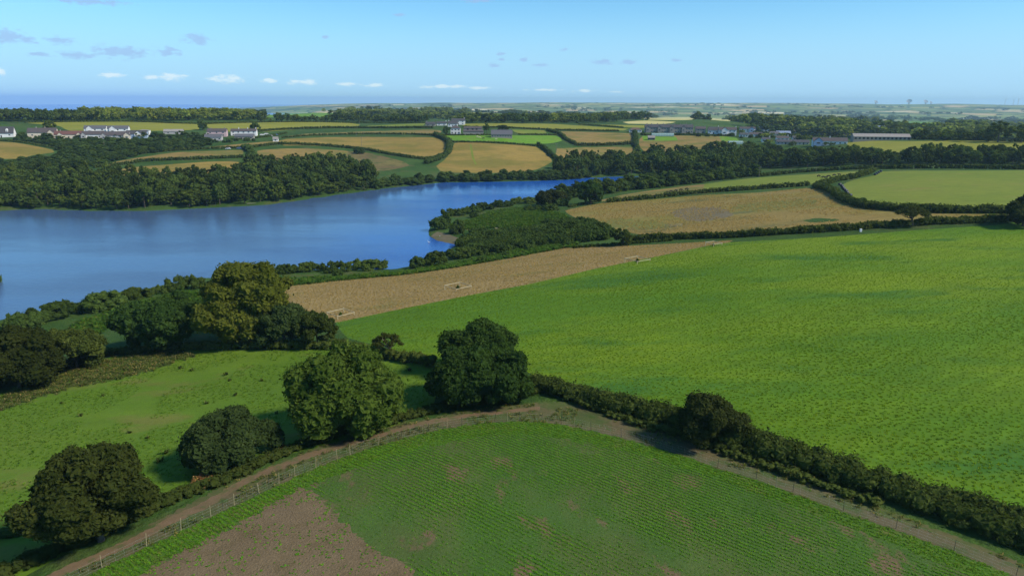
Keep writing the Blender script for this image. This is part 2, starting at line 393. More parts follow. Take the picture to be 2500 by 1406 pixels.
def ground(u, v):
    """photo pixels -> points on the ground (first hit)"""
    u = np.atleast_1d(np.asarray(u, float)); v = np.atleast_1d(np.asarray(v, float))
    d = ray(u, v); hl = np.hypot(d[:, 0], d[:, 1]); dx, dy, dz = d[:, 0] / hl, d[:, 1] / hl, d[:, 2] / hl
    out = np.zeros((len(u), 3))
    for k0 in range(0, len(u), 400):
        s = slice(k0, k0 + 400)
        X = dx[s, None] * DS; Y = dy[s, None] * DS; Z = CAM_H + dz[s, None] * DS
        D = Z - hgt(X, Y)
        hit = D < 0
        k = np.where(hit.any(1), hit.argmax(1), len(DS) - 1); k = np.maximum(k, 1); r = np.arange(len(k))
        d0, d1 = D[r, k - 1], D[r, k]; f = np.clip(d0 / (d0 - d1 + 1e-9), 0, 1)
        dd = DS[k - 1] + (DS[k] - DS[k - 1]) * f
        out[s, 0] = dx[s] * dd; out[s, 1] = dy[s] * dd
    out[:, 2] = hgt(out[:, 0], out[:, 1])
    return out
def to_px(P):
    q = np.asarray(P, float) - np.array([0, 0, CAM_H]); k = q @ F_
    return 1250 + FPX * (q @ RC) / k, 703 - FPX * (q @ UC) / k
def g1(u, v): return ground([u], [v])[0]
_per = np.random.default_rng(3).random((256, 256))
def vnoise(x, y, seed=0):
    x = np.asarray(x, float) + seed * 17.3; y = np.asarray(y, float) + seed * 5.7
    i = np.floor(x).astype(int); j = np.floor(y).astype(int); a = x - i; b = y - j
    a = a * a * (3 - 2 * a); b = b * b * (3 - 2 * b)
    g = lambda p, q: _per[p % 256, q % 256]
    return g(i, j) * (1 - a) * (1 - b) + g(i + 1, j) * a * (1 - b) + g(i, j + 1) * (1 - a) * b + g(i + 1, j + 1) * a * b
def fbm(x, y, s=1.0, o=3, seed=0):
    r = 0; w = 0.5; t = 0
    for k in range(o):
        r = r + w * vnoise(x * s * 2 ** k, y * s * 2 ** k, seed + k); t += w; w *= 0.5
    return r / t

_f = np.exp(VV) > 3800; _w = np.clip((np.exp(VV[_f]) - 3800) / 2500, 0, 1) * np.clip((UU[_f] + 0.30) / 0.12, 0, 1)
HG[_f] += 1.0 * (fbm(XX[_f], YY[_f], 0.0007, 3, 6) - 0.45) * 55 * _w      # rolling relief on the far hills

# ------------------------------------------------------------------ ground, fields, water
M = {}
M['scrub'] = field_mat('scrub_ground', (0.030, 0.070, 0.012), (0.050, 0.098, 0.018), (0.075, 0.090, 0.026), 0.03, 0.9, bdist=0.6, bstr=0.9)
M['bracken'] = field_mat('bracken_green', (0.036, 0.088, 0.012), (0.052, 0.112, 0.015), (0.060, 0.080, 0.020), 0.06, 0.8, bdist=0.6, bstr=0.9)
M['crop'] = field_mat('leafy_crop', (0.072, 0.154, 0.009), (0.126, 0.194, 0.009), (0.044, 0.120, 0.015), 0.026, 0.8, (0.40, 1.3), 0.22, (0.50, 0.70), 0.36, 0.35, 0.15, rows=(math.pi / 2 - 0.62, 3.0, 0.05))
M['meadow'] = field_mat('grazed_meadow', (0.080, 0.150, 0.012), (0.102, 0.166, 0.014), (0.122, 0.140, 0.026), 0.03, 1.6, (0.8, 1.3), -0.3, (0.56, 0.72), 0.22, 0.5, 0.12)
M['rough'] = field_mat('rough_grass', (0.085, 0.115, 0.026), (0.060, 0.095, 0.020), (0.120, 0.105, 0.045), 0.08, 1.4, bdist=0.5, bstr=0.9)
M['drybrown'] = field_mat('dry_brown_grass', (0.235, 0.172, 0.064), (0.268, 0.196, 0.078), (0.185, 0.155, 0.050), 0.03, 1.0, (0.6, 1.3), 0.2, (0.52, 0.66), 0.3, 0.6, 0.2)
M['dry'] = field_mat('dry_meadow', (0.220, 0.155, 0.036), (0.255, 0.182, 0.044), (0.165, 0.142, 0.028), 0.016, 0.5, (0.6, 1.3), 0.0, (0.42, 0.62), 0.3, 0.6, 0.3)
M['drytan'] = field_mat('dry_tan_pasture', (0.210, 0.145, 0.046), (0.235, 0.168, 0.048), (0.135, 0.132, 0.030), 0.02, 0.5, (0.6, 1.3), 0.0, (0.42, 0.62), 0.3, 0.6, 0.3)
M['hay'] = field_mat('rough_hay_field', (0.225, 0.165, 0.048), (0.185, 0.165, 0.036), (0.105, 0.112, 0.038), 0.022, 0.55, (0.5, 1.5), -0.1, (0.54, 0.70), 0.38, 0.9, 0.5)
M['grass'] = field_mat('green_pasture', (0.135, 0.180, 0.020), (0.160, 0.192, 0.024), (0.185, 0.178, 0.036), 0.02, 0.6, (0.8, 1.2), 0.0, (0.55, 0.72), 0.25, 0.5, 0.2)
M['olive'] = field_mat('olive_pasture', (0.195, 0.200, 0.024), (0.215, 0.215, 0.030), (0.140, 0.165, 0.022), 0.015, 0.4, (0.4, 1.6), 0.0, (0.55, 0.7), 0.22, 0.5, 0.3)
M['lush'] = field_mat('lush_paddock', (0.090, 0.210, 0.014), (0.120, 0.230, 0.018), (0.150, 0.210, 0.030), 0.02, 0.5, bdist=0.2)
M['straw'] = field_mat('pale_stubble', (0.470, 0.420, 0.170), (0.400, 0.370, 0.130), (0.330, 0.330, 0.090), 0.01, 0.2, finec=0.15)
M['soil'] = field_mat('bare_soil', (0.148, 0.108, 0.058), (0.170, 0.126, 0.070), (0.124, 0.094, 0.046), 0.12, 4.5, (1, 1), 0.0, (0.52, 0.7), 0.5, 1.0, 0.16)
M['seedbed'] = field_mat('crop_seedbed', (0.050, 0.102, 0.018), (0.072, 0.100, 0.026), (0.130, 0.092, 0.050), 0.09, 3.5, (1.3, 0.8), 0.5, (0.56, 0.70), 0.45, 0.9, 0.12)
M['headland'] = field_mat('short_headland_grass', (0.060, 0.128, 0.014), (0.052, 0.108, 0.014), (0.090, 0.105, 0.026), 0.1, 1.8, finec=0.25, bdist=0.1)
M['track'] = field_mat('earth_track', (0.155, 0.105, 0.060), (0.130, 0.098, 0.050), (0.095, 0.098, 0.038), 0.25, 2.5, finec=0.3, bdist=0.1)
M['verge'] = field_mat('worn_verge', (0.066, 0.088, 0.026), (0.105, 0.086, 0.042), (0.048, 0.082, 0.018), 0.25, 2.0, finec=0.3, bdist=0.1)
M['gravel'] = field_mat('grey_gravel_track', (0.105, 0.090, 0.048), (0.080, 0.086, 0.036), (0.055, 0.080, 0.024), 0.2, 3.0, finec=0.25, bdist=0.05)
M['mud'] = field_mat('lake_shore_mud', (0.135, 0.115, 0.070), (0.105, 0.095, 0.052), (0.085, 0.105, 0.036), 0.1, 1.0, finec=0.3, bdist=0.1)
M['heath'] = field_mat('brown_heath', (0.125, 0.095, 0.040), (0.150, 0.130, 0.040), (0.070, 0.090, 0.022), 0.04, 0.5, bdist=0.4)

M['greyweed'] = field_mat('grey_seeding_weeds', (0.165, 0.135, 0.075), (0.135, 0.118, 0.066), (0.195, 0.155, 0.055), 0.08, 0.9, finec=0.4, bdist=0.4)
M['hayside'] = field_mat('greener_hay', (0.150, 0.150, 0.034), (0.175, 0.160, 0.040), (0.105, 0.125, 0.032), 0.05, 0.7, (0.5, 1.5), finec=0.4, bdist=0.4)
M['path'] = field_mat('trodden_path', (0.30, 0.26, 0.16), (0.24, 0.21, 0.12), (0.18, 0.18, 0.09), 0.3, 2.0, finec=0.2, bdist=0.05)
def hills_mat():
    m, t = new_mat('distant_fields')
    v = vec_obj(t, (1, 1, 0)); 
    wv = N(t, 'ShaderNodeTexNoise'); t.links.new(v, wv.inputs['Vector']); wv.inputs['Scale'].default_value = 0.002
    vv = N(t, 'ShaderNodeVectorMath', operation='MULTIPLY_ADD'); t.links.new(wv.outputs['Color'], vv.inputs[0]); vv.inputs[1].default_value = (120, 120, 0); t.links.new(v, vv.inputs[2])
    vo = N(t, 'ShaderNodeTexVoronoi', feature='F1'); vo.inputs['Scale'].default_value = 0.0045; t.links.new(vv.outputs[0], vo.inputs['Vector'])
    ve = N(t, 'ShaderNodeTexVoronoi', feature='DISTANCE_TO_EDGE'); ve.inputs['Scale'].default_value = 0.0045; t.links.new(vv.outputs[0], ve.inputs['Vector'])
    cs = N(t, 'ShaderNodeSeparateColor'); t.links.new(vo.outputs['Color'], cs.inputs[0])
    cr = N(t, 'ShaderNodeValToRGB'); t.links.new(cs.outputs[0], cr.inputs[0]); cr.color_ramp.interpolation = 'CONSTANT'
    e = cr.color_ramp.elements
    e[0].position = 0; e[0].color = (0.09, 0.14, 0.03, 1); e[1].position = 0.25; e[1].color = (0.16, 0.22, 0.05, 1)
    for p, c in ((0.42, (0.28, 0.29, 0.08, 1)), (0.58, (0.12, 0.17, 0.04, 1)), (0.70, (0.44, 0.34, 0.15, 1)), (0.82, (0.22, 0.26, 0.07, 1)), (0.92, (0.58, 0.50, 0.28, 1))):
        x = e.new(p); x.color = c
    wood = ramp(t, noise(t, v, 0.0016, 4, 0.6), 0.56, 0.62)
    col = mixc(t, wood, cr.outputs[0], (0.030, 0.055, 0.014))
    col = mixc(t, ramp(t, ve.outputs['Distance'], 0.035, 0.06), (0.028, 0.05, 0.014), col)
    finish(t, col, 0.95, noise(t, v, 0.05, 3), 0.4, 3.0, 0.05)
    return m
M['hills'] = hills_mat()

# name, photo outline, material, label
FIELDS = [
 ('meadow', [(-350,1120),(-100,1000),(0,962),(150,897),(270,872),(480,848),(640,856),(800,852),(880,875),(1000,885),(1060,900),(1060,985),(960,1040),(830,1080),(700,1110),(520,1185),(380,1240),(200,1330),(0,1440),(-350,1640)], 'meadow', 'grazed green meadow sloping to the lake beside the round trees'),
 ('rough_strip', [(-200,1050),(0,972),(150,905),(300,868),(450,852),(470,870),(400,892),(300,925),(180,945),(80,975),(0,1005),(-200,1085)], 'rough', 'brownish rough grass strip along the top of the left meadow'),
 ('crop_field', [(820,787),(870,777),(1000,750),(1150,720),(1300,692),(1450,657),(1600,627),(1720,602),(1780,592),(2000,580),(2200,565),(2400,552),(2900,532),(2900,1480),(2600,1300),(2474,1262),(2310,1215),(2150,1170),(2000,1122),(1800,1065),(1640,1014),(1450,965),(1330,932),(1250,890),(1050,882),(960,852),(850,825)], 'crop', 'large bright green leafy crop field filling the right side'),
 ('dry_strip_field', [(690,700),(850,684),(985,672),(1100,656),(1250,630),(1380,606),(1500,602),(1700,592),(1790,587),(1780,592),(1720,602),(1600,627),(1450,657),(1300,692),(1150,720),(1000,750),(870,777),(820,787),(760,775),(690,745)], 'drybrown', 'strip of dry brown grass between the lake and the green crop'),
 ('bracken', [(690,682),(850,674),(985,664),(1100,645),(1250,614),(1360,596),(1420,590),(1400,602),(1380,606),(1250,630),(1100,656),(985,672),(850,684),(690,700)], 'bracken', 'bright green bracken strip above the dry brown field'),
 ('bracken', [(1090,550),(1160,535),(1190,520),(1260,508),(1330,512),(1380,525),(1390,545),(1330,555),(1250,555),(1170,560),(1110,562)], 'bracken', 'green bracken in the middle of the wooded headland'),
 ('bracken', [(170,800),(240,770),(330,742),(420,722),(480,712),(500,735),(430,745),(330,765),(260,800),(230,830)], 'bracken', 'green bracken slope between the lakeside bushes and the big oak'),
 ('headland_clearing', [(1135,560),(1160,546),(1190,538),(1200,548),(1190,556),(1150,566)], 'rough', 'small grassy clearing on the headland'),
 ('shore', [(1052,577),(1068,566),(1095,572),(1135,588),(1125,599),(1100,595),(1066,588)], 'mud', 'muddy beach at the tip of the headland'),
 ('hay_field', [(1380,515),(1480,494),(1560,490),(1700,478),(1850,470),(1970,460),(2020,466),(2055,490),(2110,507),(2200,518),(2300,522),(2480,524),(2480,532),(2250,546),(2000,562),(1850,572),(1700,577),(1560,572),(1500,560),(1420,538)], 'hay', 'rough straw-coloured hay field beyond the green crop'),
 ('weedy_patch', [(1640,517),(1680,506),(1745,507),(1792,520),(1770,531),(1720,540),(1665,536)], 'greyweed', 'greyish weedy patch in the middle of the hay field'),
 ('green_patch', [(1790,503),(1880,490),(1990,488),(1985,500),(1890,514),(1800,516)], 'hayside', 'greener patch on the upper side of the hay field'),
 ('rush_strip', [(1962,538),(2000,533),(2052,536),(2040,541),(1985,543)], 'scrub', 'dark green strip of rushes in the hay field'),
 ('green_patch', [(1440,545),(1520,535),(1600,540),(1640,552),(1580,560),(1490,556)], 'hayside', 'greener patch at the near left corner of the hay field'),
 ('footpath', [(1197,534),(1192,539),(1190,546),(1195,552),(1206,557),(1222,560),(1222,558.5),(1207,555),(1197,550.5),(1193,545),(1194.5,539.5),(1199,535)], 'path', 'pale footpath curving through the headland bracken'),
 ('dry_slope', [(1400,502),(1470,488),(1520,476),(1600,464),(1720,450),(1730,463),(1640,474),(1560,486),(1480,491)], 'drytan', 'narrow dry brown field above the upper lake arm'),
 ('pasture', [(1720,450),(1850,434),(2000,424),(2110,417),(2128,420),(2080,433),(2010,446),(1960,453),(1850,460),(1730,466)], 'grass', 'narrow green pasture with dark cattle'),
 ('pasture', [(2150,419),(2300,417),(2900,421),(2900,520),(2450,507),(2350,507),(2200,502),(2110,492),(2064,472),(2056,452),(2080,441),(2140,427)], 'grass', 'broad yellow-green pasture with dark bales along its hedge'),
 ('pasture', [(2066,346),(2120,344),(2220,345),(2350,344),(2800,352),(2800,380),(2500,374),(2300,368),(2200,378),(2150,380),(2080,364)], 'olive', 'olive yellow field in front of the long barn'),
 ('dry_field', [(681,344),(697,340),(799,335.5),(902,335),(1055,336),(1085,345),(1091,358),(1085,372),(1055,381),(1030,384),(978,376),(940,370),(896,364.5),(866,361),(748,355.5),(692,355.5)], 'dry', 'large dry golden field below the farm'),
 ('dry_field', [(628,369),(692,363),(774,364),(850,369.5),(858,381),(825,388),(790,388),(748,398),(697,396),(640,400)], 'drytan', 'dry tan field above the lakeside wood'),
 ('heath', [(850,371),(900,374),(940,383),(985,395),(1000,404),(960,414),(910,420),(880,412),(850,398)], 'heath', 'brown heathy slope with dark bushes'),
 ('dry_field', [(681,337),(735,328),(863,322.5),(1055,317),(1078,321),(1060,328),(876,328),(748,332)], 'drytan', 'narrow dry strip field above the golden field'),
 ('dry_field', [(1110,350),(1150,348),(1260,354),(1308,359),(1338,380),(1348,395),(1310,414),(1250,422),(1120,422),(1075,418),(1065,406),(1085,391),(1102,370)], 'dry', 'golden field with a mown line running down to the lake'),
 ('mown_line', [(1147,352),(1151,352),(1157,384),(1164,402),(1160,402),(1152,386)], 'grass', 'thin green mown line down the golden field'),
 ('paddock', [(1083,331),(1200,330.5),(1260,331),(1358,332),(1372,344),(1338,351),(1240,351),(1160,345),(1110,344)], 'lush', 'green paddock in front of the farm'),
 ('pasture', [(630,300),(830,299),(880,305),(870,310),(760,313),(640,322)], 'olive', 'olive field on the ridge left of the farm'),
 ('pasture', [(884,308.5),(1000,302.5),(1038,301.5),(1034,307),(900,311)], 'grass', 'sliver of green field left of the farm roofs'),
 ('pasture', [(1130,303),(1240,301.5),(1355,303.5),(1534,315),(1522,319),(1355,316),(1240,309),(1130,308.5)], 'olive', 'long olive field right of the farm'),
 ('pasture', [(1414,305),(1580,306.5),(1580,312.5),(1521,311)], 'olive', 'small olive field behind the terrace'),
 ('dry_field', [(1370,321),(1547,327),(1545,349),(1470,352),(1408,349),(1386,337)], 'drytan', 'brown dry field left of the allotment'),
 ('paddock', [(1250,317),(1330,319),(1335,326),(1270,327.5)], 'grass', 'small pale green paddock right of the farm'),
 ('dry_field', [(1360,363),(1545,359),(1555,373),(1547,386),(1435,386),(1368,388)], 'drytan', 'dry tan field above the wooded lake end'),
 ('allotment', [(1568,333),(1752,333),(1803,349),(1778,359),(1726,364),(1573,370)], 'drytan', 'dry brown field below the terrace'),
 ('paddock', [(1568,332.5),(1650,334),(1655,343),(1570,344)], 'lush', 'green plot below the terrace'),
 ('paddock', [(1756,333),(1798,337),(1806,345),(1762,345)], 'lush', 'bright green plot beside the net tunnel'),
 ('stubble', [(1520,298.5),(1573,294.5),(1650,298),(1624,303),(1534,302.5)], 'straw', 'pale sunlit field on the knoll behind the terrace'),
 ('stubble', [(1578,290.5),(1624,287),(1688,286.5),(1701,291),(1675,293.5),(1585,293.5)], 'straw', 'pale sunlit field high on the knoll'),
 ('stubble', [(1701,287),(1792,294),(1785,297),(1716,291.5)], 'straw', 'pale sunlit strip on the right of the knoll'),
 ('pasture', [(2100,318),(2154,300),(2218,297),(2295,300),(2321,312),(2316,322),(2244,318),(2172,322)], 'lush', 'rounded green hill field behind the barn'),
 ('pasture', [(2045,308),(2110,299.5),(2104,309)], 'lush', 'green slope left of the rounded hill'),
 ('pasture', [(640,277),(832,276),(804,285),(650,287)], 'lush', 'bright green field among the trees on the skyline'),
 ('pasture', [(440,283),(640,280),(640,284),(440,287)], 'lush', 'sliver of bright green field beyond the sunlit trees'),
 ('dry_field', [(-250,345),(0,346),(64,353),(128,366),(133,372),(77,380),(38,388),(-250,390)], 'dry', 'golden field at the left edge below the bungalows'),
 ('dry_field', [(246,405),(307,390),(435,372),(594,367),(594,376),(563,382),(486,384),(346,393),(320,396),(261,407)], 'drytan', 'upper of two dry strip fields above the left wood'),
 ('dry_field', [(261,420),(333,408),(512,395),(584,396),(575,416),(525,428),(461,430),(410,438),(320,434)], 'dry', 'lower of two dry strip fields above the left wood'),
 ('dry_field', [(512,359),(640,347),(680,344),(690,350),(600,356),(540,361)], 'drytan', 'thin dry strip below the pink house'),
 ('pasture', [(67,301),(128,299),(307,298),(486,304),(486,317),(379,320),(179,321),(143,308)], 'olive', 'olive field behind the left bungalows'),
 ('pasture', [(502,304),(630,300.5),(640,320),(560,322),(510,313)], 'olive', 'yellow-green field behind the white farmhouse'),
 ('verge', [(-60,1500),(120,1420),(249,1345),(420,1252),(572,1172),(740,1104),(934,1046),(1136,1003),(1330,980),(1420,990),(1640,1058),(1800,1118),(2000,1185),(2150,1240),(2310,1300),(2474,1365),(2700,1480),(2700,1560),(2480,1410),(2329,1347),(2187,1294),(2059,1250),(1936,1204),(1846,1171),(1752,1144),(1670,1113),(1591,1090),(1517,1069),(1443,1052),(1370,1037),(1323,1031),(1269,1028),(1208,1031),(1128,1040),(1045,1055),(924,1088),(823,1122),(720,1165),(633,1207),(515,1263),(358,1336),(249,1388),(100,1470),(-60,1580)], 'verge', 'worn grassy margin outside the netting fence'),
 ('earth_track', [(20,1460),(134,1393),(235,1350),(336,1305),(420,1258),(504,1221),(572,1180),(639,1149),(740,1109),(834,1082),(934,1055),(1035,1028),(1136,1011),(1237,1001),(1321,991),(1321,999),(1237,1009),(1136,1020),(1035,1038),(934,1066),(834,1094),(740,1123),(639,1165),(572,1197),(504,1240),(420,1278),(336,1325),(235,1370),(134,1412),(20,1480)], 'track', 'reddish bare earth track curving along the hedge'),
 ('gravel_track', [(1420,1045),(1517,1062),(1591,1082),(1670,1102),(1752,1130),(1846,1155),(1936,1185),(2059,1228),(2187,1270),(2329,1320),(2490,1385),(2700,1480),(2700,1550),(2480,1408),(2329,1345),(2187,1292),(2059,1248),(1936,1202),(1846,1170),(1752,1143),(1670,1112),(1591,1089),(1517,1068),(1420,1048)], 'gravel', 'grey-green gravelly strip beside the fence on the right'),
 ('seedling_field', [(-60,1582),(100,1472),(249,1389),(358,1337),(515,1264),(633,1208),(720,1166),(823,1123),(924,1089),(1045,1056),(1128,1041),(1208,1032),(1269,1029),(1323,1032),(1370,1038),(1443,1053),(1517,1070),(1591,1091),(1670,1114),(1752,1145),(1846,1172),(1936,1205),(2059,1251),(2187,1295),(2329,1348),(2480,1411),(2700,1562),(2700,1700),(1250,1800),(-60,1700)], 'seedbed', 'young crop field with thin rows in the foreground'),
 ('grass_headland', [(-60,1582),(100,1472),(249,1389),(358,1337),(515,1264),(633,1208),(720,1166),(823,1123),(924,1089),(1045,1056),(1128,1041),(1208,1032),(1269,1029),(1323,1032),(1370,1038),(1443,1053),(1517,1070),(1591,1091),(1670,1114),(1752,1145),(1846,1172),(1936,1205),(2059,1251),(2187,1295),(2329,1348),(2480,1411),(2700,1562),(2700,1600),(2380,1410),(2200,1335),(1936,1235),(1700,1150),(1500,1095),(1323,1062),(1200,1062),(1045,1090),(924,1125),(823,1160),(740,1192),(640,1243),(480,1328),(300,1430),(-60,1640)], 'headland', 'short green headland grass just inside the fence'),
 ('bare_soil', [(150,1560),(340,1404),(480,1330),(560,1290),(640,1245),(730,1192),(762,1197),(800,1232),(830,1267),(870,1302),(920,1342),(1000,1382),(1020,1420),(1040,1560)], 'soil', 'bare brown soil patch with scattered seedlings at the lower left'),
]
def uvp(P): return np.stack(uv_of(P[:, 0], P[:, 1]), 1)
polys = []
for nm, pl, mt, lab in FIELDS:
    a = np.array(pl, float); big = a[:, 1].max() > 700
    q = dens(pl, 16 if big else 9)
    rag = {'bare_soil': 9, 'earth_track': 2.5, 'gravel_track': 4, 'rough_strip': 9, 'verge': 4, 'grass_headland': 6, 'weedy_patch': 6, 'green_patch': 6, 'rush_strip': 2}.get(nm, 0)
    if rag: q = dens(pl, 7) ; q = q + (rng.random(q.shape) - .5) * np.array([2.4, 1.2]) * rag
    polys.append(uvp(ground(q[:, 0], q[:, 1])))
NU, NV = 190, 250
uu = np.linspace(-1.18, 1.18, NU); vv = np.linspace(math.log(13.0), math.log(21500.0), NV)
A_, B_ = np.meshgrid(uu, vv, indexing='ij')
jit = (rng.random(A_.shape) - 0.5) * 0.002; jit[[0, -1]] = 0; jit[:, [0, -1]] = 0
cd = np.stack([(A_ + jit).ravel(), (B_ + jit).ravel()], 1)
verts = [Vector((float(p[0]), float(p[1]))) for p in cd]; edges = []
for q in polys:
    b = len(verts); n = len(q)
    verts += [Vector((float(p[0]), float(p[1]))) for p in q]
    edges += [(b + i, b + (i + 1) % n) for i in range(n)]
r = mgeo.delaunay_2d_cdt(verts, edges, [], 0, 1e-6)
GVt = np.array([(v.x, v.y) for v in r[0]]); GT = np.array(r[2], int)
GX, GY = np.exp(GVt[:, 1]) * np.sin(GVt[:, 0]), np.exp(GVt[:, 1]) * np.cos(GVt[:, 0])
GZ = hgt(GX, GY); G3 = np.stack([GX, GY, GZ], 1)
# orientation: upward facing
e1 = G3[GT[:, 1]] - G3[GT[:, 0]]; e2 = G3[GT[:, 2]] - G3[GT[:, 0]]
fl = (e1[:, 0] * e2[:, 1] - e1[:, 1] * e2[:, 0]) < 0
GT[fl] = GT[fl][:, ::-1]
cen = GVt[GT].mean(1)
reg = np.where(cen[:, 1] > math.log(1650.0), -1, -2)
for i, q in enumerate(polys):
    lo, hi = q.min(0), q.max(0)
    c = np.where((cen[:, 0] > lo[0]) & (cen[:, 0] < hi[0]) & (cen[:, 1] > lo[1]) & (cen[:, 1] < hi[1]))[0]
    reg[c[inside(cen[c, 0], cen[c, 1], q)]] = i
def region_mesh(name, sel, mat):
    t = GT[sel]; k, inv = np.unique(t, return_inverse=True)
    return link(name, mesh_np(name, G3[k], inv.reshape(t.shape), [mat], smooth=True))
tag(region_mesh('ground', reg == -2, M['scrub']), 'dark green scrubby ground between the fields and woods', 'ground', kind='structure')
tag(region_mesh('hills', reg == -1, M['hills']), 'distant patchwork of hills and fields fading to the horizon', 'hills', kind='structure')
for i, (nm, pl, mt, lab) in enumerate(FIELDS):
    if (reg == i).any():
        tag(region_mesh(nm, reg == i, M[mt]), lab, 'field' if 'track' not in nm else 'track', kind='structure')
def in_field(i, x, y):
    u, v = uv_of(x, y); return inside(u, v, polys[i])
FI = {}
for i, f in enumerate(FIELDS): FI.setdefault(f[0], i)

def water_mat(name, deep, bscale, bdist, rough, sea=False):
    m, t = new_mat(name)
    v = vec_obj(t, (1, 1, 1)); vs = vec_obj(t, (0.35, 1.0, 1))
    calm = ramp(t, noise(t, vec_obj(t, (0.5, 1.6, 1)), 0.012, 4, 0.6), 0.35, 0.65)
    h = mth(t, 'ADD', noise(t, vs, bscale, 4, 0.6), mth(t, 'MULTIPLY', noise(t, vs, bscale * 4.5, 3, 0.6), 0.35))
    p = N(t, 'ShaderNodeBsdfPrincipled'); col = deep
    if not sea:      # cloud reflection painted into the base colour: greyer left, bluer by the headland
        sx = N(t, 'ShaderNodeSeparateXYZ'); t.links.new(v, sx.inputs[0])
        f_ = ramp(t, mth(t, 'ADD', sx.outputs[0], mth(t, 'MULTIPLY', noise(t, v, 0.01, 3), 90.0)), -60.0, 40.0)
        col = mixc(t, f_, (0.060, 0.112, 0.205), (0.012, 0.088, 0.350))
    setin(t, p.inputs['Base Color'], col); p.inputs['IOR'].default_value = 1.33
    if sea: p.inputs['Specular IOR Level'].default_value = 0.15
    setin(t, p.inputs['Roughness'], mth(t, 'MULTIPLY_ADD', calm, rough, 0.04))
    b = N(t, 'ShaderNodeBump'); b.inputs['Distance'].default_value = bdist
    t.links.new(mth(t, 'MULTIPLY_ADD', calm, 0.55, 0.25), b.inputs['Strength']); t.links.new(h, b.inputs['Height']); t.links.new(b.outputs[0], p.inputs['Normal'])
    o = N(t, 'ShaderNodeOutputMaterial'); t.links.new(p.outputs[0], o.inputs[0])
    return m
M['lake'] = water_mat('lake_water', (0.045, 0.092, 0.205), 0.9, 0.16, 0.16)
M['sea'] = water_mat('sea_water', (0.015, 0.10, 0.42), 0.05, 0.3, 0.3, True)
lc = LAKE.mean(0); bm = bmesh.new()
# push the outline 2 m out so that the water meets the ground under the bank
nx = np.roll(LAKE, -1, 0) - np.roll(LAKE, 1, 0); nn = np.stack([nx[:, 1], -nx[:, 0]], 1); nn /= np.linalg.norm(nn, axis=1)[:, None] + 1e-9
area = 0.5 * np.sum(LAKE[:, 0] * np.roll(LAKE[:, 1], -1) - np.roll(LAKE[:, 0], -1) * LAKE[:, 1])
lo_ = LAKE + nn * (1.2 if area > 0 else -1.2)
fr = mgeo.tessellate_polygon([[Vector((p[0], p[1], 0)) for p in lo_]])
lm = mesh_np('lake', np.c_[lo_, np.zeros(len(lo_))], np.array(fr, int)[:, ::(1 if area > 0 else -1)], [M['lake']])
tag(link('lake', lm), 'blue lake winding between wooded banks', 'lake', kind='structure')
su = np.linspace(-1.15, -0.12, 60); sr = np.array([1700, 3000, 6000, 12000, 20500.0])
SV = np.array([(r_ * math.sin(a_), r_ * math.cos(a_), -60.0) for r_ in sr for a_ in su]); SF = []
for i in range(len(sr) - 1):
    for j in range(59): SF.append((i * 60 + j, i * 60 + j + 1, (i + 1) * 60 + j + 1, (i + 1) * 60 + j))
SF = np.array(SF)[:, ::-1]
tag(link('sea', mesh_np('sea', SV, SF, [M['sea']])), 'strip of deep blue sea on the left horizon', 'sea', kind='structure')

# ------------------------------------------------------------------ foliage
L = {}
L['oak'] = leaf_mat('oak_leaves', (0.017, 0.024, 0.007), (0.044, 0.050, 0.014), (0.078, 0.064, 0.022))
L['willow'] = leaf_mat('willow_leaves', (0.024, 0.040, 0.014), (0.056, 0.076, 0.028), (0.090, 0.105, 0.046))
L['ash'] = leaf_mat('ash_leaves', (0.034, 0.056, 0.010), (0.078, 0.108, 0.022), (0.110, 0.135, 0.032))
L['sycamore'] = leaf_mat('sycamore_leaves', (0.016, 0.034, 0.010), (0.042, 0.070, 0.018), (0.065, 0.095, 0.028))
L['golden'] = leaf_mat('sunlit_oak_leaves', (0.036, 0.046, 0.009), (0.082, 0.088, 0.018), (0.125, 0.112, 0.028))
L['thorn'] = leaf_mat('thorn_leaves', (0.020, 0.026, 0.009), (0.048, 0.056, 0.018), (0.082, 0.072, 0.032))
L['hedge'] = leaf_mat('hedge_leaves', (0.024, 0.036, 0.010), (0.070, 0.086, 0.024), (0.125, 0.130, 0.046))
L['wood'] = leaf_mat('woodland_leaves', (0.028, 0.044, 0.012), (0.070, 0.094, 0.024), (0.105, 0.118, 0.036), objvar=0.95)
L['woodlight'] = leaf_mat('sunlit_woodland_leaves', (0.085, 0.112, 0.022), (0.180, 0.195, 0.045), (0.23, 0.23, 0.07), objvar=0.6)  # brighter copy of the woodland leaves, sunlight put into the colour
L['bush'] = leaf_mat('lakeside_bush_leaves', (0.024, 0.042, 0.012), (0.062, 0.088, 0.024), (0.098, 0.115, 0.038), objvar=0.6)
L['bracken'] = leaf_mat('bracken_fronds', (0.026, 0.066, 0.010), (0.054, 0.104, 0.015), (0.09, 0.10, 0.025), up=0.75)
L['crop'] = leaf_mat('crop_leaves', (0.048, 0.118, 0.010), (0.118, 0.190, 0.010), (0.17, 0.215, 0.015), objvar=0.5, up=0.75)
L['seedling'] = leaf_mat('seedling_leaves', (0.044, 0.135, 0.012), (0.086, 0.205, 0.016), (0.14, 0.23, 0.03), objvar=0.5, up=0.75)
L['grasst'] = leaf_mat('grass_blades', (0.056, 0.122, 0.013), (0.094, 0.162, 0.018), (0.13, 0.15, 0.035), objvar=0.5, up=0.75)
L['drygrass'] = leaf_mat('dry_grass_blades', (0.185, 0.132, 0.050), (0.250, 0.182, 0.072), (0.31, 0.24, 0.10), objvar=0.5, up=0.75)
L['weed'] = leaf_mat('verge_weed_leaves', (0.036, 0.060, 0.014), (0.085, 0.105, 0.030), (0.16, 0.13, 0.06), objvar=0.6, up=0.75)
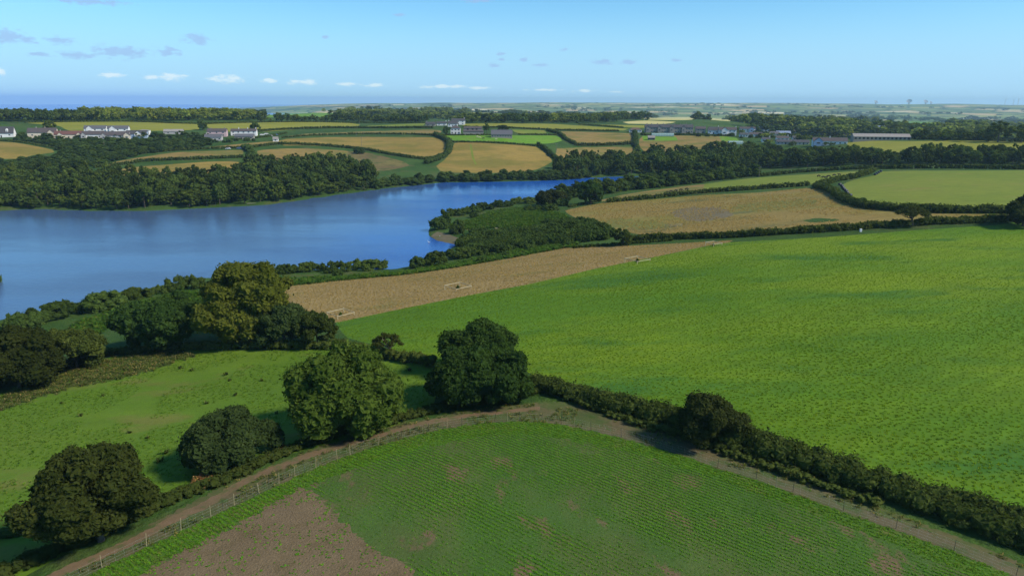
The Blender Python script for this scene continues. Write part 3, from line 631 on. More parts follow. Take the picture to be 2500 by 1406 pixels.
M['bark'] = plain_mat('bark', (0.105, 0.085, 0.062), (0.060, 0.048, 0.036), 3.0, 0.9, 0.6, 0.05)
M['palebark'] = plain_mat('pale_lichened_bark', (0.30, 0.27, 0.20), (0.16, 0.14, 0.10), 3.0, 0.9, 0.6, 0.05)

def ico(sub):
    b = bmesh.new(); bmesh.ops.create_icosphere(b, subdivisions=sub, radius=1.0)
    v = np.array([x.co[:] for x in b.verts]); f = np.array([[q.index for q in x.verts] for x in b.faces]); b.free()
    return v, f
ICO1, ICO2, ICO3 = ico(1), ico(2), ico(3)
def unit(n, g): 
    d = g.normal(size=(n, 3)); return d / (np.linalg.norm(d, axis=1)[:, None] + 1e-9)
def leaf_quads(P, Nrm, size, g, aspect=1.6, tone=None):
    """a four-cornered leaf spray at every point, facing about Nrm"""
    n = len(P); t = unit(n, g); t -= (t * Nrm).sum(1)[:, None] * Nrm; t /= np.linalg.norm(t, axis=1)[:, None] + 1e-9
    b = np.cross(Nrm, t); s = (size * (0.4 + 1.1 * g.random(n)))[:, None]
    V = np.stack([P - t * s * 0.5 * aspect, P + b * s * 0.42, P + t * s * 0.5 * aspect - Nrm * s * 0.18, P - b * s * 0.42], 1).reshape(-1, 3)
    Q = np.arange(4 * n).reshape(n, 4)
    tn = g.random(n) if tone is None else tone
    return V, Q, np.repeat(tn, 4)
def clump_mesh(C, Rr, nleaf, lsize, g, base=ICO1, core=0.72, squash=0.85, spread=0.26, upbias=0.25, tone0=None, aspect=1.6, rough=0.7):
    """lumpy masses at C with radii Rr, each under a coat of leaf sprays -> V, [tris], [quads], tone"""
    k = len(C); bv, bf = base
    disp = 1 + (g.random((k, len(bv))) - 0.5) * rough
    CV = C[:, None, :] + bv[None] * disp[:, :, None] * (Rr * core)[:, None, None] * np.array([1, 1, squash])
    CT = (bf[None] + (np.arange(k) * len(bv))[:, None, None]).reshape(-1, 3)
    tc_ = g.random(k) * 0.8 if tone0 is None else tone0
    ct = np.clip(np.repeat(tc_ * 0.5, len(bv)) + g.random(k * len(bv)) * 0.45, 0, 1)
    w = (Rr ** 2) / (Rr ** 2).mean(); cnt = np.maximum(1, (nleaf * w).astype(int))
    idx = np.repeat(np.arange(k), cnt); n = len(idx)
    d = unit(n, g); d[:, 2] += upbias; d /= np.linalg.norm(d, axis=1)[:, None]
    rr = (core + (g.random(n) - 0.25) * spread * 2); tl = g.random(n) < 0.07; rr[tl] += 0.15 + 0.3 * g.random(tl.sum())     # stray sprays break the outline
    P = C[idx] + d * (Rr[idx] * rr)[:, None] * np.array([1, 1, squash])
    nr = d + unit(n, g) * 0.75; nr /= np.linalg.norm(nr, axis=1)[:, None]
    tn = np.clip(tc_[idx] * 0.55 + g.random(n) * 0.5, 0, 1)
    LV, LQ, lt = leaf_quads(P, nr, np.full(n, lsize), g, aspect, tn)
    return np.vstack([CV.reshape(-1, 3), LV]), CT, LQ + k * len(bv), np.concatenate([ct, lt])
def foliage_obj_mesh(name, parts, mats):
    """parts: list of (V, tris, quads, tone, material index)"""
    V = []; T = []; Q = []; tn = []; mt = []; mq = []; b = 0
    for v, t, q, o, mi in parts:
        V.append(v); tn.append(o)
        if len(t): T.append(t + b); mt.append(np.full(len(t), mi))
        if len(q): Q.append(q + b); mq.append(np.full(len(q), mi))
        b += len(v)
    Ts = ([np.vstack(T)] if T else []) + ([np.vstack(Q)] if Q else [])
    nt = sum(len(t) for t in T); nq = sum(len(q) for q in Q)
    return mesh_np(name, np.vstack(V), Ts, mats, np.concatenate(mt + mq), np.zeros(nt + nq, bool), np.concatenate(tn))
def tube(path, radii, n=6):
    V = []; Q = []
    path = [Vector(p) for p in path]
    for i, (p, r_) in enumerate(zip(path, radii)):
        d = (path[min(i + 1, len(path) - 1)] - path[max(i - 1, 0)]).normalized(); x = d.orthogonal().normalized(); y = d.cross(x)
        for k in range(n):
            a = 2 * math.pi * k / n; V.append(p + (x * math.cos(a) + y * math.sin(a)) * r_)
    for i in range(len(path) - 1):
        for k in range(n): Q.append((i * n + k, i * n + (k + 1) % n, (i + 1) * n + (k + 1) % n, (i + 1) * n + k))
    return np.array([v[:] for v in V]), np.array(Q)
def trunk_mesh(name, w, h, C, g, mat, lean=(0, 0), limbs=9, r0=None, bole=0.30):
    """tapered bole with bent limbs reaching to the leaf masses"""
    r0 = r0 or max(0.12, 0.028 * h); parts = []; 
    top = Vector((lean[0] * 0.6, lean[1] * 0.6, h * 0.62))
    p0 = Vector((0, 0, -0.6)); p1 = Vector((lean[0] * 0.15, lean[1] * 0.15, h * bole))
    V, Q = tube([p0, p0.lerp(p1, 0.4) + Vector((r0 * .4, 0, 0)), p1, top], [r0 * 1.5, r0, r0 * 0.85, r0 * 0.3], 8); parts.append((V, Q))
    sel = g.choice(len(C), min(limbs, len(C)), replace=False)
    for i in sel:
        e = Vector(C[i]); s = p1.lerp(top, g.random() * 0.7); md = s.lerp(e, 0.5) + Vector((0, 0, 0.05 * h)) + Vector(unit(1, g)[0]) * 0.04 * h
        V, Q = tube([s, md, e], [r0 * 0.5, r0 * 0.32, r0 * 0.12], 5); parts.append((V, Q))
    V = np.vstack([p[0] for p in parts]); b = 0; Qs = []
    for v, q in parts: Qs.append(q + b); b += len(v)
    return mesh_np(name, V, np.vstack(Qs), [mat], smooth=True)
def crown_centres(w, h, k, g, zc=0.50, zr=0.50, lobes=18, lean=(0, 0), uneven=0.16, cr=(0.34, 0.58), lob=(0.16, 0.25), zlo=0.75):
    """leaf masses gathered on boughs: `lobes` boughs over a crown w wide with its top at h, k masses in all"""
    n = lobes; i = np.arange(n) + g.random(n) * 0.6; zz = np.clip(1 - (1 + zlo) * (i / n), -1, 1); az = i * 2.39996 + g.random(n) * 0.7
    rr_ = np.sqrt(np.maximum(0, 1 - zz * zz)); d = np.stack([np.cos(az) * rr_, np.sin(az) * rr_, zz], 1)
    LR = np.minimum(w * (lob[0] + (lob[1] - lob[0]) * g.random(n)), .40 * h); f = (0.80 + 0.28 * g.random(n)) * (1 + uneven * (g.random(n) - 0.5) * 2.2)
    rad = np.maximum(w * 0.5 - LR * 0.92, 0.1 * w); hz_ = np.maximum(h * zr - LR * 0.80, 0.08 * h)
    LC = np.stack([d[:, 0] * f * rad + lean[0] * (0.4 + d[:, 2] * .5), d[:, 1] * f * rad + lean[1] * (0.4 + d[:, 2] * .5), h * zc + d[:, 2] * f * hz_], 1)
    LC = np.vstack([LC, [[lean[0] * .4, lean[1] * .4, h * zc]]]); LR = np.append(LR, min(w, h) * 0.26)
    idx = g.integers(0, n + 1, k); e = unit(k, g); out = LC[idx] - np.array([0, 0, h * zc * 0.8]); out /= np.linalg.norm(out, axis=1)[:, None] + 1e-6
    e = e + out * 0.7; e[:, 2] += 0.2; e /= np.linalg.norm(e, axis=1)[:, None] + 1e-9
    Rr = LR[idx] * (cr[0] + (cr[1] - cr[0]) * g.random(k))
    C = LC[idx] + e * (LR[idx] * (0.55 + 0.40 * g.random(k)))[:, None] * np.array([1, 1, 0.85])
    for ax in (0, 1):          # spread to the asked width, stand to the asked height
        lo_, hi_ = np.quantile(C[:, ax] - Rr * .8, .01), np.quantile(C[:, ax] + Rr * .8, .99)
        C[:, ax] = (C[:, ax] - (lo_ + hi_) / 2) * (w - 2 * Rr.mean() * .8) / max(hi_ - lo_ - 2 * Rr.mean() * .8, .05) + lean[ax] * .4
    tp = np.quantile(C[:, 2] + Rr * .8, .99); C[:, 2] *= (h - Rr.mean() * .8) / (tp - Rr.mean() * .8)
    C[:, 2] = np.maximum(C[:, 2], Rr * 0.5)
    return C, Rr
def plant_at(x0, x1, top, base, back=0.36):
    """centre on the ground, width and height of a plant outlined in photo pixels"""
    P = g1((x0 + x1) / 2, base); d = np.linalg.norm(P - [0, 0, CAM_H]); w = (x1 - x0) * d / FPX
    hd = P[:2] / np.linalg.norm(P[:2]); P2 = P[:2] + hd * w * back; z = hgt(P2[:1], P2[1:])[0]
    sa = (CAM_H - z) / d; ca = math.sqrt(max(0.05, 1 - sa * sa))
    h = max(((base - top) * d / FPX - w * sa * 0.40) / ca, 0.38 * w) 
    return np.array([P2[0], P2[1], z]), w, h

def fit_crown(box, make, back=0.36, n=6):
    """place and size a crown (make(w, h) -> centres, radii) so that it fills the outline seen in the photo"""
    x0, x1, top, base = box; bu, bv = (x0 + x1) / 2, base; P, w, h = plant_at(*box, back=back)
    for it in range(n):
        P = g1(bu, bv)
        for _ in range(20):
            if P[2] > 0.12: break
            bv += 2; P = g1(bu, bv)
        C, Rr = make(w, h); Q = C + P; u, v = to_px(Q); rp = FPX * Rr * 1.08 / np.linalg.norm(Q - [0, 0, CAM_H], axis=1)
        bx0, bx1, by0, by1 = np.quantile(u - rp, .01), np.quantile(u + rp, .99), np.quantile(v - rp, .01), np.quantile(v + rp, .985)
        if it == n - 1: break
        dist = np.linalg.norm(P - [0, 0, CAM_H])
        w *= np.clip((x1 - x0) / (bx1 - bx0), .7, 1.4); bu += ((x0 + x1) - (bx0 + bx1)) / 2; bv += np.clip(base - by1, -25, 25) * .8
        h = max(h + np.clip((by0 - top) - (by1 - base) * .8, -30, 30) * dist / FPX * .8, .25 * w)
    return P, w, h
def near_tree(name, box, mat, label, seed, k=90, nleaf=150, lsize=0.30, bark='bark', cat='tree', back=0.36, limbs=9, r0=None, hmul=1.0, group=None, aspect=1.5, spread=0.24, core=0.80, **kw):
    P, w, h = fit_crown(box, lambda w_, h_: crown_centres(w_, h_, k, np.random.default_rng(seed), **kw)); g = np.random.default_rng(seed)
    C, Rr = crown_centres(w, h, k, g, **kw)
    root = tag(empty(name, P), label, cat, group)
    link('crown', foliage_obj_mesh('crown', [(*clump_mesh(C, Rr, nleaf, lsize, g, ICO3 if w > 7 else ICO2, aspect=aspect, spread=spread, core=core, rough=0.75), 0)], [L[mat]]), root)
    link('trunk', trunk_mesh('trunk', w, h, C, g, M[bark], kw.get('lean', (0, 0)), limbs, r0), root)
    return root, w, h

near_tree('oak_tree', (45, 380, 1082, 1322), 'oak', 'dark olive round oak at the lower left beside the earth track', 11, k=228, nleaf=167, lsize=0.25, zlo=0.95)
near_tree('willow_tree', (443, 688, 990, 1152), 'willow', 'grey-green rounded willow with a notched top beside the earth track', 12, k=180, nleaf=167, lsize=0.19, uneven=0.22, zlo=0.95)
near_tree('ash_tree', (697, 985, 840, 1062), 'ash', 'loose feathery mid-green ash left of the dark sycamores', 13, k=228, nleaf=150, lsize=0.24, uneven=0.26, spread=0.34, aspect=2.0)
near_tree('sycamore_tree', (1037, 1292, 838, 990), 'sycamore', 'front one of two dense dark sycamores at the bend of the track', 14, k=180, nleaf=185, lsize=0.25)
near_tree('sycamore_tree', (1068, 1258, 774, 905), 'sycamore', 'rear one of two dense dark sycamores, rising behind the front crown', 15, k=152, nleaf=185, lsize=0.25, hmul=1.15)
near_tree('thorn_tree', (1655, 1836, 955, 1082), 'thorn', 'dark ragged thorn standing in the hedge of the green crop', 16, k=161, nleaf=106, lsize=0.18, uneven=0.28, spread=0.32, r0=0.18)
near_tree('oak_tree', (470, 705, 637, 836), 'golden', 'tall golden-tinged oak, biggest tree by the lake', 17, k=247, nleaf=150, lsize=0.36, uneven=0.2)
near_tree('spreading_tree', (268, 505, 712, 852), 'sycamore', 'broad dark tree with low shaded boughs left of the golden oak', 18, k=190, nleaf=132, lsize=0.30, uneven=0.2, zc=0.6)
near_tree('bush', (622, 765, 740, 842), 'willow', 'dull green bush at the foot of the golden oak', 19, k=114, nleaf=132, lsize=0.25, cat='bush')
near_tree('bush', (718, 822, 760, 838), 'hedge', 'dark bush at the corner where meadow, dry strip and crop meet', 20, k=95, nleaf=132, lsize=0.24, cat='bush')
near_tree('bush', (-95, 150, 795, 940), 'oak', 'large brownish bush at the left edge above the meadow', 21, k=152, nleaf=123, lsize=0.29, cat='bush')
near_tree('bush', (95, 252, 800, 900), 'hedge', 'dark spreading bush between the edge bush and the broad dark tree', 22, k=114, nleaf=123, lsize=0.29, cat='bush')
near_tree('tree', (2458, 2560, 474, 550), 'thorn', 'dark ragged tree at the right edge where two hedges meet', 23, k=133, nleaf=97, lsize=0.39, uneven=0.3)
near_tree('tree', (1410, 1474, 438, 492), 'sycamore', 'solid dark round tree at the neck of the upper lake arm', 24, k=114, nleaf=79, lsize=0.51)
near_tree('tree', (1306, 1384, 462, 502), 'oak', 'rounded tree, tallest on the headland', 25, k=104, nleaf=79, lsize=0.46)
near_tree('bush', (1497, 1545, 556, 596), 'hedge', 'dark upright bush at the corner of the hay field', 26, k=76, nleaf=70, lsize=0.34, cat='bush')

# windswept thorn with bare limbs, and the umbrella-shaped lone tree
def umbrella_tree(name, box, mat, label, seed, bark, lean, k, lsize, th):
    g = np.random.default_rng(seed); P, w, h = plant_at(*box, back=0.0)
    h = (box[3] - box[2]) * np.linalg.norm(P - [0, 0, CAM_H]) / FPX
    root = tag(empty(name, P), label, 'tree')
    a = g.random(k) * 6.28; r_ = np.sqrt(g.random(k)) * 0.42 * w
    C = np.stack([np.cos(a) * r_ + lean * w, np.sin(a) * r_ * 0.8, h * (0.88 - 0.26 * (r_ / (0.42 * w)) ** 2) - g.random(k) * h * th], 1); Rr = w * (0.05 + 0.045 * g.random(k))
    link('crown', foliage_obj_mesh('crown', [(*clump_mesh(C, Rr, 70, lsize, g, ICO1, squash=0.6, spread=0.35), 0)], [L[mat]]), root)
    parts = []; r0 = 0.035 * h + 0.08
    s = Vector((0, 0, -0.5)); f = Vector((lean * w * 0.25, 0, h * 0.36))
    parts.append(tube([s, s.lerp(f, .5) + Vector((r0, 0, 0)), f], [r0 * 1.4, r0, r0 * .9], 8))
    for i in range(12):
        e = Vector(C[g.integers(k)]) ; md = f.lerp(e, .5) + Vector((0, 0, -0.04 * h))
        parts.append(tube([f, md, e], [r0 * .6, r0 * .36, r0 * .12], 5))
    b = 0; Q = []; V = np.vstack([p[0] for p in parts])
    for v, q in parts: Q.append(q + b); b += len(v)
    link('trunk', mesh_np('trunk', V, np.vstack(Q), [M[bark]], smooth=True), root)
umbrella_tree('thorn_tree', (2187, 2262, 508, 553), 'thorn', 'lone flat-topped windswept thorn standing clear of the far hedge', 31, 'bark', -0.02, 70, 0.30, 0.05)
umbrella_tree('thorn_tree', (912, 998, 806, 872), 'thorn', 'small leaning half-bare thorn between the ash and the sycamores', 32, 'palebark', -0.10, 44, 0.16, 0.18)

# --------------------------------------------------------------- templates for repeated plants (unit width, unit height)
UNITC = []
def template(name, mat, seed, k, nleaf, ls, base=ICO2, trunk=True, asp=1.0, **kw):
    g = np.random.default_rng(seed); C, Rr = crown_centres(1.0, asp, k, g, **kw)
    cm = clump_mesh(C, Rr, nleaf, ls, g, base); cm[0][:, 2] /= asp; parts = [(*cm, 0)]; UNITC.append((C / np.array([1, 1, asp]), Rr))
    if trunk:
        for p in ([(0, 0, -.15), (0.01, 0, .3), (0, 0.01, .6)],):
            v, q = tube(p, [.035, .025, .012], 5); parts.append((v, np.zeros((0, 3), int), q, np.zeros(len(v)), 1))
    me = foliage_obj_mesh(name, parts, [mat, M['bark']]); me['unit'] = len(UNITC) - 1; return me
BUSH = [template('bush', L['bush'], 100 + i, 84, 20, 0.052, zc=0.34, zr=0.66, uneven=0.14, lobes=14, zlo=0.6, lob=(0.20, 0.30), cr=(0.42, 0.7), trunk=False) for i in range(6)]
WIDE = {0.32: [template('bush', L['bush'], 200 + i, 150, 13, 0.036, zc=0.32, zr=0.68, uneven=0.12, lobes=26, zlo=0.5, lob=(0.12, 0.17), cr=(0.42, 0.7), trunk=False, asp=0.32) for i in range(3)],
        0.5: [template('bush', L['bush'], 210 + i, 120, 16, 0.042, zc=0.32, zr=0.68, uneven=0.12, lobes=20, zlo=0.5, lob=(0.15, 0.22), cr=(0.42, 0.7), trunk=False, asp=0.5) for i in range(3)],
        0.75: [template('bush', L['bush'], 220 + i, 96, 18, 0.048, zc=0.34, zr=0.66, uneven=0.14, lobes=16, zlo=0.55, lob=(0.18, 0.26), cr=(0.42, 0.7), trunk=False, asp=0.75) for i in range(3)]}
TREE = [template('tree', L['wood'], 120 + i, 70, 22, 0.052, zc=0.50, zr=0.50, uneven=0.3, lobes=13, zlo=0.8) for i in range(7)]
TALL = [template('tree', L['wood'], 140 + i, 60, 24, 0.062, zc=0.54, zr=0.50, uneven=0.45, lobes=9, lob=(0.18, 0.30)) for i in range(5)]
FAR = [template('tree', L['wood'], 160 + i, 24, 12, 0.11, zc=0.50, zr=0.54, uneven=0.3, lobes=7, lob=(0.2, 0.32), trunk=False) for i in range(6)]
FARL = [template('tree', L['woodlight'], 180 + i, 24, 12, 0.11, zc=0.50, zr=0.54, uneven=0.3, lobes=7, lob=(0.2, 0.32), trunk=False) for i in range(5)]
def put(name, mesh, P, w, h, label, cat, group=None, rz=None):
    o = link(name, mesh, None, P); o.scale = (w, w * (0.85 + 0.3 * random.random()), h); o.rotation_euler = (0, 0, random.random() * 6.28 if rz is None else rz)
    return tag(o, label, cat, group)
def bush(x0, x1, top, base, label, group=None, temps=BUSH, name='bush', cat='bush', wk=1.08):
    me = random.choice(temps); C, Rr = UNITC[me['unit']]; c0 = at_z((x0 + x1) / 2, base, 1.0)[0]; rz = -math.atan2(c0[0], c0[1]) + (math.pi if random.random() < .5 else 0); cr_, sr_ = math.cos(rz), math.sin(rz)
    dp = 0.6 if (x1 - x0) > 1.7 * (base - top) else 0.85; C1 = C * np.array([1, dp, 1])
    C2 = np.c_[C1[:, 0] * cr_ - C1[:, 1] * sr_, C1[:, 0] * sr_ + C1[:, 1] * cr_, C1[:, 2]]
    P, w, h = fit_crown((x0 - (wk - 1) * (x1 - x0) / 2, x1 + (wk - 1) * (x1 - x0) / 2, top, base), lambda w_, h_: (C2 * np.array([w_, w_, h_]), Rr * (0.6 * w_ + 0.4 * h_)))
    if me.name.startswith('bush') and h / w < 0.85:      # a template of the same build
        a_ = min(WIDE, key=lambda q: abs(math.log(q / (h / w)))); me = random.choice(WIDE[a_])
    o = put(name, me, P, w, h, label, cat, group, rz); o.scale[1] = w * dp; return o
# lakeside bushes below the golden oak, one by one from the left
for b, lab in (((5, 112, 752, 808), 'low dark lakeside bush at the left edge of the water'), ((70, 208, 727, 792), 'brownish domed lakeside bush left of the gap showing water'),
               ((204, 308, 702, 768), 'pale green twin-domed lakeside bush right of the gap showing water'), ((278, 366, 696, 742), 'olive lakeside bush behind the pale twin-domed one'),
               ((372, 432, 690, 722), 'low sloping lakeside bush left of the round one by the golden oak'), ((408, 495, 665, 716), 'round lakeside bush touching the golden oak on the left'),
               ((672, 718, 640, 674), 'first and smallest of the four shore bushes right of the golden oak'), ((712, 786, 633, 673), 'second of the four shore bushes right of the golden oak'),
               ((786, 852, 631, 671), 'third of the four shore bushes right of the golden oak'), ((850, 942, 634, 668), 'last and widest of the four shore bushes right of the golden oak'),
               ((812, 838, 655, 678), 'small round bush in the bracken in front of the four shore bushes'), ((2088, 2118, 481, 505), 'small leaning bush in the hedge beside the dark bales'),
               ((864, 890, 359, 378), 'lone dark round bush on the hedge below the golden field'), ((754, 784, 384, 400), 'lone bush at the top edge of the left wood'),
               ((860, 876, 388, 400), 'smaller of two bushes on the brown heath'), ((880, 908, 386, 405), 'larger of two bushes on the brown heath'),
               ((-40, 6, 540, 580), 'brown bush on a point at the left edge of the lake')):
    bush(*b, lab)
HB = [(265,500,400,600),(420,530,360,520),(420,700,280,440),(670,900,260,400),(790,1050,200,370),(510,690,500,650),(560,700,430,560),(1050,1300,175,310),(1310,1600,140,280),(1630,1860,160,290),(1690,1880,230,370),(1470,1700,280,370),(1840,2010,160,300),(1900,2150,80,210),(770,880,350,430)]
HL = ['outermost dark tree at the very tip of the headland', 'tree just behind the outermost one at the headland tip', 'broad tree on the water side near the headland tip', 'third tree along the water side of the headland', 'tall rounded tree midway along the water side of the headland',
      'round tree standing above the muddy beach', 'small tree between the tip and the round one above the muddy beach', 'low tree on the water side past the middle of the headland', 'wide low tree left of the tallest headland tree', 'dark tree directly in front of the tallest headland tree',
      'round bushy tree below the tallest headland tree', 'low wide bush left of the round one below the tallest headland tree', 'bushy tree right of the tallest headland tree', 'grey-green tree left of the solid dark tree by the upper arm', 'small dark bush in the bracken inside the headland ring']
for (a0, a1, t0, b0), hl in zip(HB, HL):
    bush(1000 + a0 / 5.208, 1000 + a1 / 5.208, 450 + t0 / 5.208, 450 + b0 / 5.208, hl, 'trees ringing the headland', BUSH, 'tree', 'tree', 1.15)
SB = [(650,800,620,740),(780,1000,540,660),(950,1200,590,700),(1200,1500,560,680),(1400,1640,520,680),(1640,1850,540,680),(1780,2040,510,620),(1300,1500,650,800),(1120,1300,650,760),(1500,1680,670,800),(1740,1950,630,780),(1950,2120,650,760),(2050,2250,480,600),(2250,2400,500,590),(2380,2490,490,580),
      (870,1100,710,860),(970,1100,850,940),(1180,1310,840,930),(1470,1600,745,850),(1080,1240,760,890),(1240,1350,750,850),(1640,1800,700,800),(2100,2260,600,700),(2250,2420,640,730),(1900,2100,420,520),(1700,1900,420,520),(1960,2100,720,790)]
for (a0, a1, t0, b0) in SB:
    bush(1000 + a0 / 5.208, 1000 + a1 / 5.208, 450 + t0 / 5.208, 450 + b0 / 5.208, ('wide' if a1 - a0 > 200 else 'small') + ' scrubby bush on the headland neck, ' + ('front row ' if b0 > 740 else 'back row ') + next(p_ for x_, p_ in ((1000, 'beside the muddy beach'), (1250, 'left of the middle'), (1550, 'at the middle'), (1900, 'right of the middle'), (9999, 'next to the hay field')) if (a0 + a1) / 2 < x_), 'scrub on the headland neck', wk=1.25)
for (a0, a1, t0, b0), lab in zip([(0,200,900,1070),(190,480,830,1040),(470,940,750,1000),(850,980,900,1000)],
        ['end bush of the row running into the water above the bracken strip', 'second bush from the water in the row above the bracken strip', 'biggest bush of the row above the bracken strip', 'small round bush in front of the biggest bush above the bracken strip']):
    bush(1000 + a0 / 5.208, 1000 + a1 / 5.208, 450 + t0 / 5.208, 450 + b0 / 5.208, lab)

# --------------------------------------------------------------- scatters (stuff): points carrying instances of a small plant
def scatter(name, X, Y, sx, sz, meshes, label, cat, zoff=0.0, seed=1):
    g = np.random.default_rng(seed); n = len(X)
    me = bpy.data.meshes.new(name); me.vertices.add(n)
    me.vertices.foreach_set('co', np.stack([X, Y, hgt(X, Y) + zoff], 1).astype(np.float32).ravel())
    for nm, arr in (('sx', sx), ('sz', sz), ('rz', g.random(n) * 6.28)):
        at = me.attributes.new(nm, 'FLOAT', 'POINT'); at.data.foreach_set('value', np.broadcast_to(np.asarray(arr, np.float32), (n,)).copy())
    at = me.attributes.new('pick', 'INT', 'POINT'); at.data.foreach_set('value', g.integers(0, len(meshes), n).astype(np.int32))
    o = link(name, me)
    t = bpy.data.node_groups.new(name + '_plants', 'GeometryNodeTree')
    t.interface.new_socket('Geometry', in_out='INPUT', socket_type='NodeSocketGeometry'); t.interface.new_socket('Geometry', in_out='OUTPUT', socket_type='NodeSocketGeometry')
    gi = t.nodes.new('NodeGroupInput'); go = t.nodes.new('NodeGroupOutput'); jn = t.nodes.new('GeometryNodeJoinGeometry')
    def attr(nm, ty='FLOAT'):
        q = t.nodes.new('GeometryNodeInputNamedAttribute'); q.data_type = ty; q.inputs['Name'].default_value = nm; return [s for s in q.outputs if s.enabled and s.name == 'Attribute'][0]
    sc = t.nodes.new('ShaderNodeCombineXYZ'); t.links.new(attr('sx'), sc.inputs[0]); t.links.new(attr('sx'), sc.inputs[1]); t.links.new(attr('sz'), sc.inputs[2])
    ro = t.nodes.new('ShaderNodeCombineXYZ'); t.links.new(attr('rz'), ro.inputs[2])
    for i, mm in enumerate(meshes):
        ob = bpy.data.objects.new(name + '_plant', mm)
        oi = t.nodes.new('GeometryNodeObjectInfo'); oi.inputs['Object'].default_value = ob; oi.inputs['As Instance'].default_value = True
        cmp_ = t.nodes.new('FunctionNodeCompare'); cmp_.data_type = 'INT'; cmp_.operation = 'EQUAL'
        ints = [s for s in cmp_.inputs if s.type == 'INT']; t.links.new(attr('pick', 'INT'), ints[0]); ints[1].default_value = i
        ip = t.nodes.new('GeometryNodeInstanceOnPoints')
        t.links.new(gi.outputs[0], ip.inputs['Points']); t.links.new(cmp_.outputs[0], ip.inputs['Selection']); t.links.new(oi.outputs['Geometry'], ip.inputs['Instance'])
        t.links.new(ro.outputs[0], ip.inputs['Rotation']); t.links.new(sc.outputs[0], ip.inputs['Scale']); t.links.new(ip.outputs[0], jn.inputs[0])
    t.links.new(jn.outputs[0], go.inputs[0])
    md = o.modifiers.new('plants', 'NODES'); md.node_group = t
    return tag(o, label, cat, kind='stuff')
def tuft(name, mat, seed, n, spread, h, wd, lean=0.5):
    """blades or leaves fanning from one root"""
    g = np.random.default_rng(seed); V = []; Q = []; T = []
    for i in range(n):
        a = g.random() * 6.28; r0 = spread * g.random() ** .5; b = np.array([math.cos(g.random() * 6.28) * r0, math.sin(g.random() * 6.28) * r0, -0.02])
        dr = np.array([math.cos(a), math.sin(a), 0]); sd_ = np.array([-dr[1], dr[0], 0]) * wd * (0.6 + 0.8 * g.random()); hh = h * (0.6 + 0.6 * g.random()); ln = lean * (0.4 + g.random())
        mid = b + np.array([0, 0, hh * .65]) + dr * ln * hh * .4; tip = b + np.array([0, 0, hh * (1 - .3 * ln)]) + dr * ln * hh
        k = len(V); V += [b - sd_ * .4, b + sd_ * .4, mid + sd_, mid - sd_, tip]; Q.append((k, k + 1, k + 2, k + 3)); T.append((k + 3, k + 2, k + 4))
    tn = np.repeat(g.random(n), 5)
    return mesh_np(name, np.array(V), [np.array(Q), np.array(T)], [mat], smooth=False, tone=tn)

# --------------------------------------------------------------- woods: trees one by one at the front, the rest as one mass
def wood(poly, spacing, hr, ar, temps, label, group, cap, name='tree', cat='tree', stuff=None, seed=0, marks=None, flat=None):
    g = np.random.default_rng(500 + seed)
    q = ground(*np.array(dens(poly, 14)).T)[:, :2] if flat is None else flat
    lo, hi = q.min(0), q.max(0)
    nx, ny = int((hi[0] - lo[0]) / spacing) + 1, int((hi[1] - lo[1]) / spacing) + 1
    X, Y = np.meshgrid(np.arange(nx), np.arange(ny)); X = lo[0] + (X + g.random(X.shape) * 0.9) * spacing; Y = lo[1] + (Y + g.random(Y.shape) * 0.9) * spacing
    X = X.ravel(); Y = Y.ravel(); k = inside(X, Y, q); X, Y = X[k], Y[k]
    Z = hgt(X, Y); k = Z > 0.15; X, Y, Z = X[k], Y[k], Z[k]
    o = np.argsort(X * X + Y * Y); X, Y, Z = X[o], Y[o], Z[o]
    n = len(X); hh = hr[0] + (hr[1] - hr[0]) * g.random(n) ** 1.3; ww = spacing * (ar[0] + (ar[1] - ar[0]) * g.random(n))
    hq = np.quantile(hh[:cap], (0.33, 0.67)); pu = to_px(np.c_[X, Y, Z])[0]
    vis = np.where((pu > -60) & (pu < 2560))[0]; o = np.concatenate([vis, np.setdiff1d(np.arange(n), vis)]).astype(int); X, Y, Z, hh, ww, pu = X[o], Y[o], Z[o], hh[o], ww[o], pu[o]
    for i in range(min(cap, len(vis))):
        sz = 'low' if hh[i] < hq[0] else 'tall' if hh[i] > hq[1] else 'mid-sized'
        mk = next((p_ for x_, p_ in (marks or []) if pu[i] < x_), '')
        put(name, temps[g.integers(len(temps))], (X[i], Y[i], Z[i]), ww[i], hh[i], ' '.join((sz + ' ' + label + ' ' + mk).split()), cat, group, g.random() * 6.28)
    cap = min(cap, len(vis)); stuff = stuff or ('wood' if cat == 'tree' else 'scrub', 'rest of the ' + group)
    if n > cap:
        scatter(stuff[0], X[cap:], Y[cap:], ww[cap:], hh[cap:], temps, stuff[1], 'wood', 0.0, seed)
    return n
cnt = {}
cnt['left'] = wood([(-160,512),(0,508),(150,508),(333,511),(461,506),(563,500),(620,497),(697,489),(774,478),(850,468),(912,460),(905,432),(880,424),(860,410),(825,402),(780,404),(740,405),(690,404),(650,406),(612,408),(588,420),(560,432),(525,440),(461,446),(410,450),(320,445),(250,436),(200,432),(100,436),(0,438),(-160,438)],
     6.6, (4.5, 12.5), (0.9, 1.7), TREE, 'tree in the left lake wood,', 'trees of the long lakeside wood', 90, marks=[(120, 'by the left edge'), (260, 'below the scrubby slope'), (420, 'below the dry strips\' left ends'), (600, 'below the dry strips\' right ends'), (760, 'by the pale fallen trunk'), (9999, 'where it tapers off rightward')], stuff=('wood', 'back of the long dark wood on the far left lake bank'), seed=1)
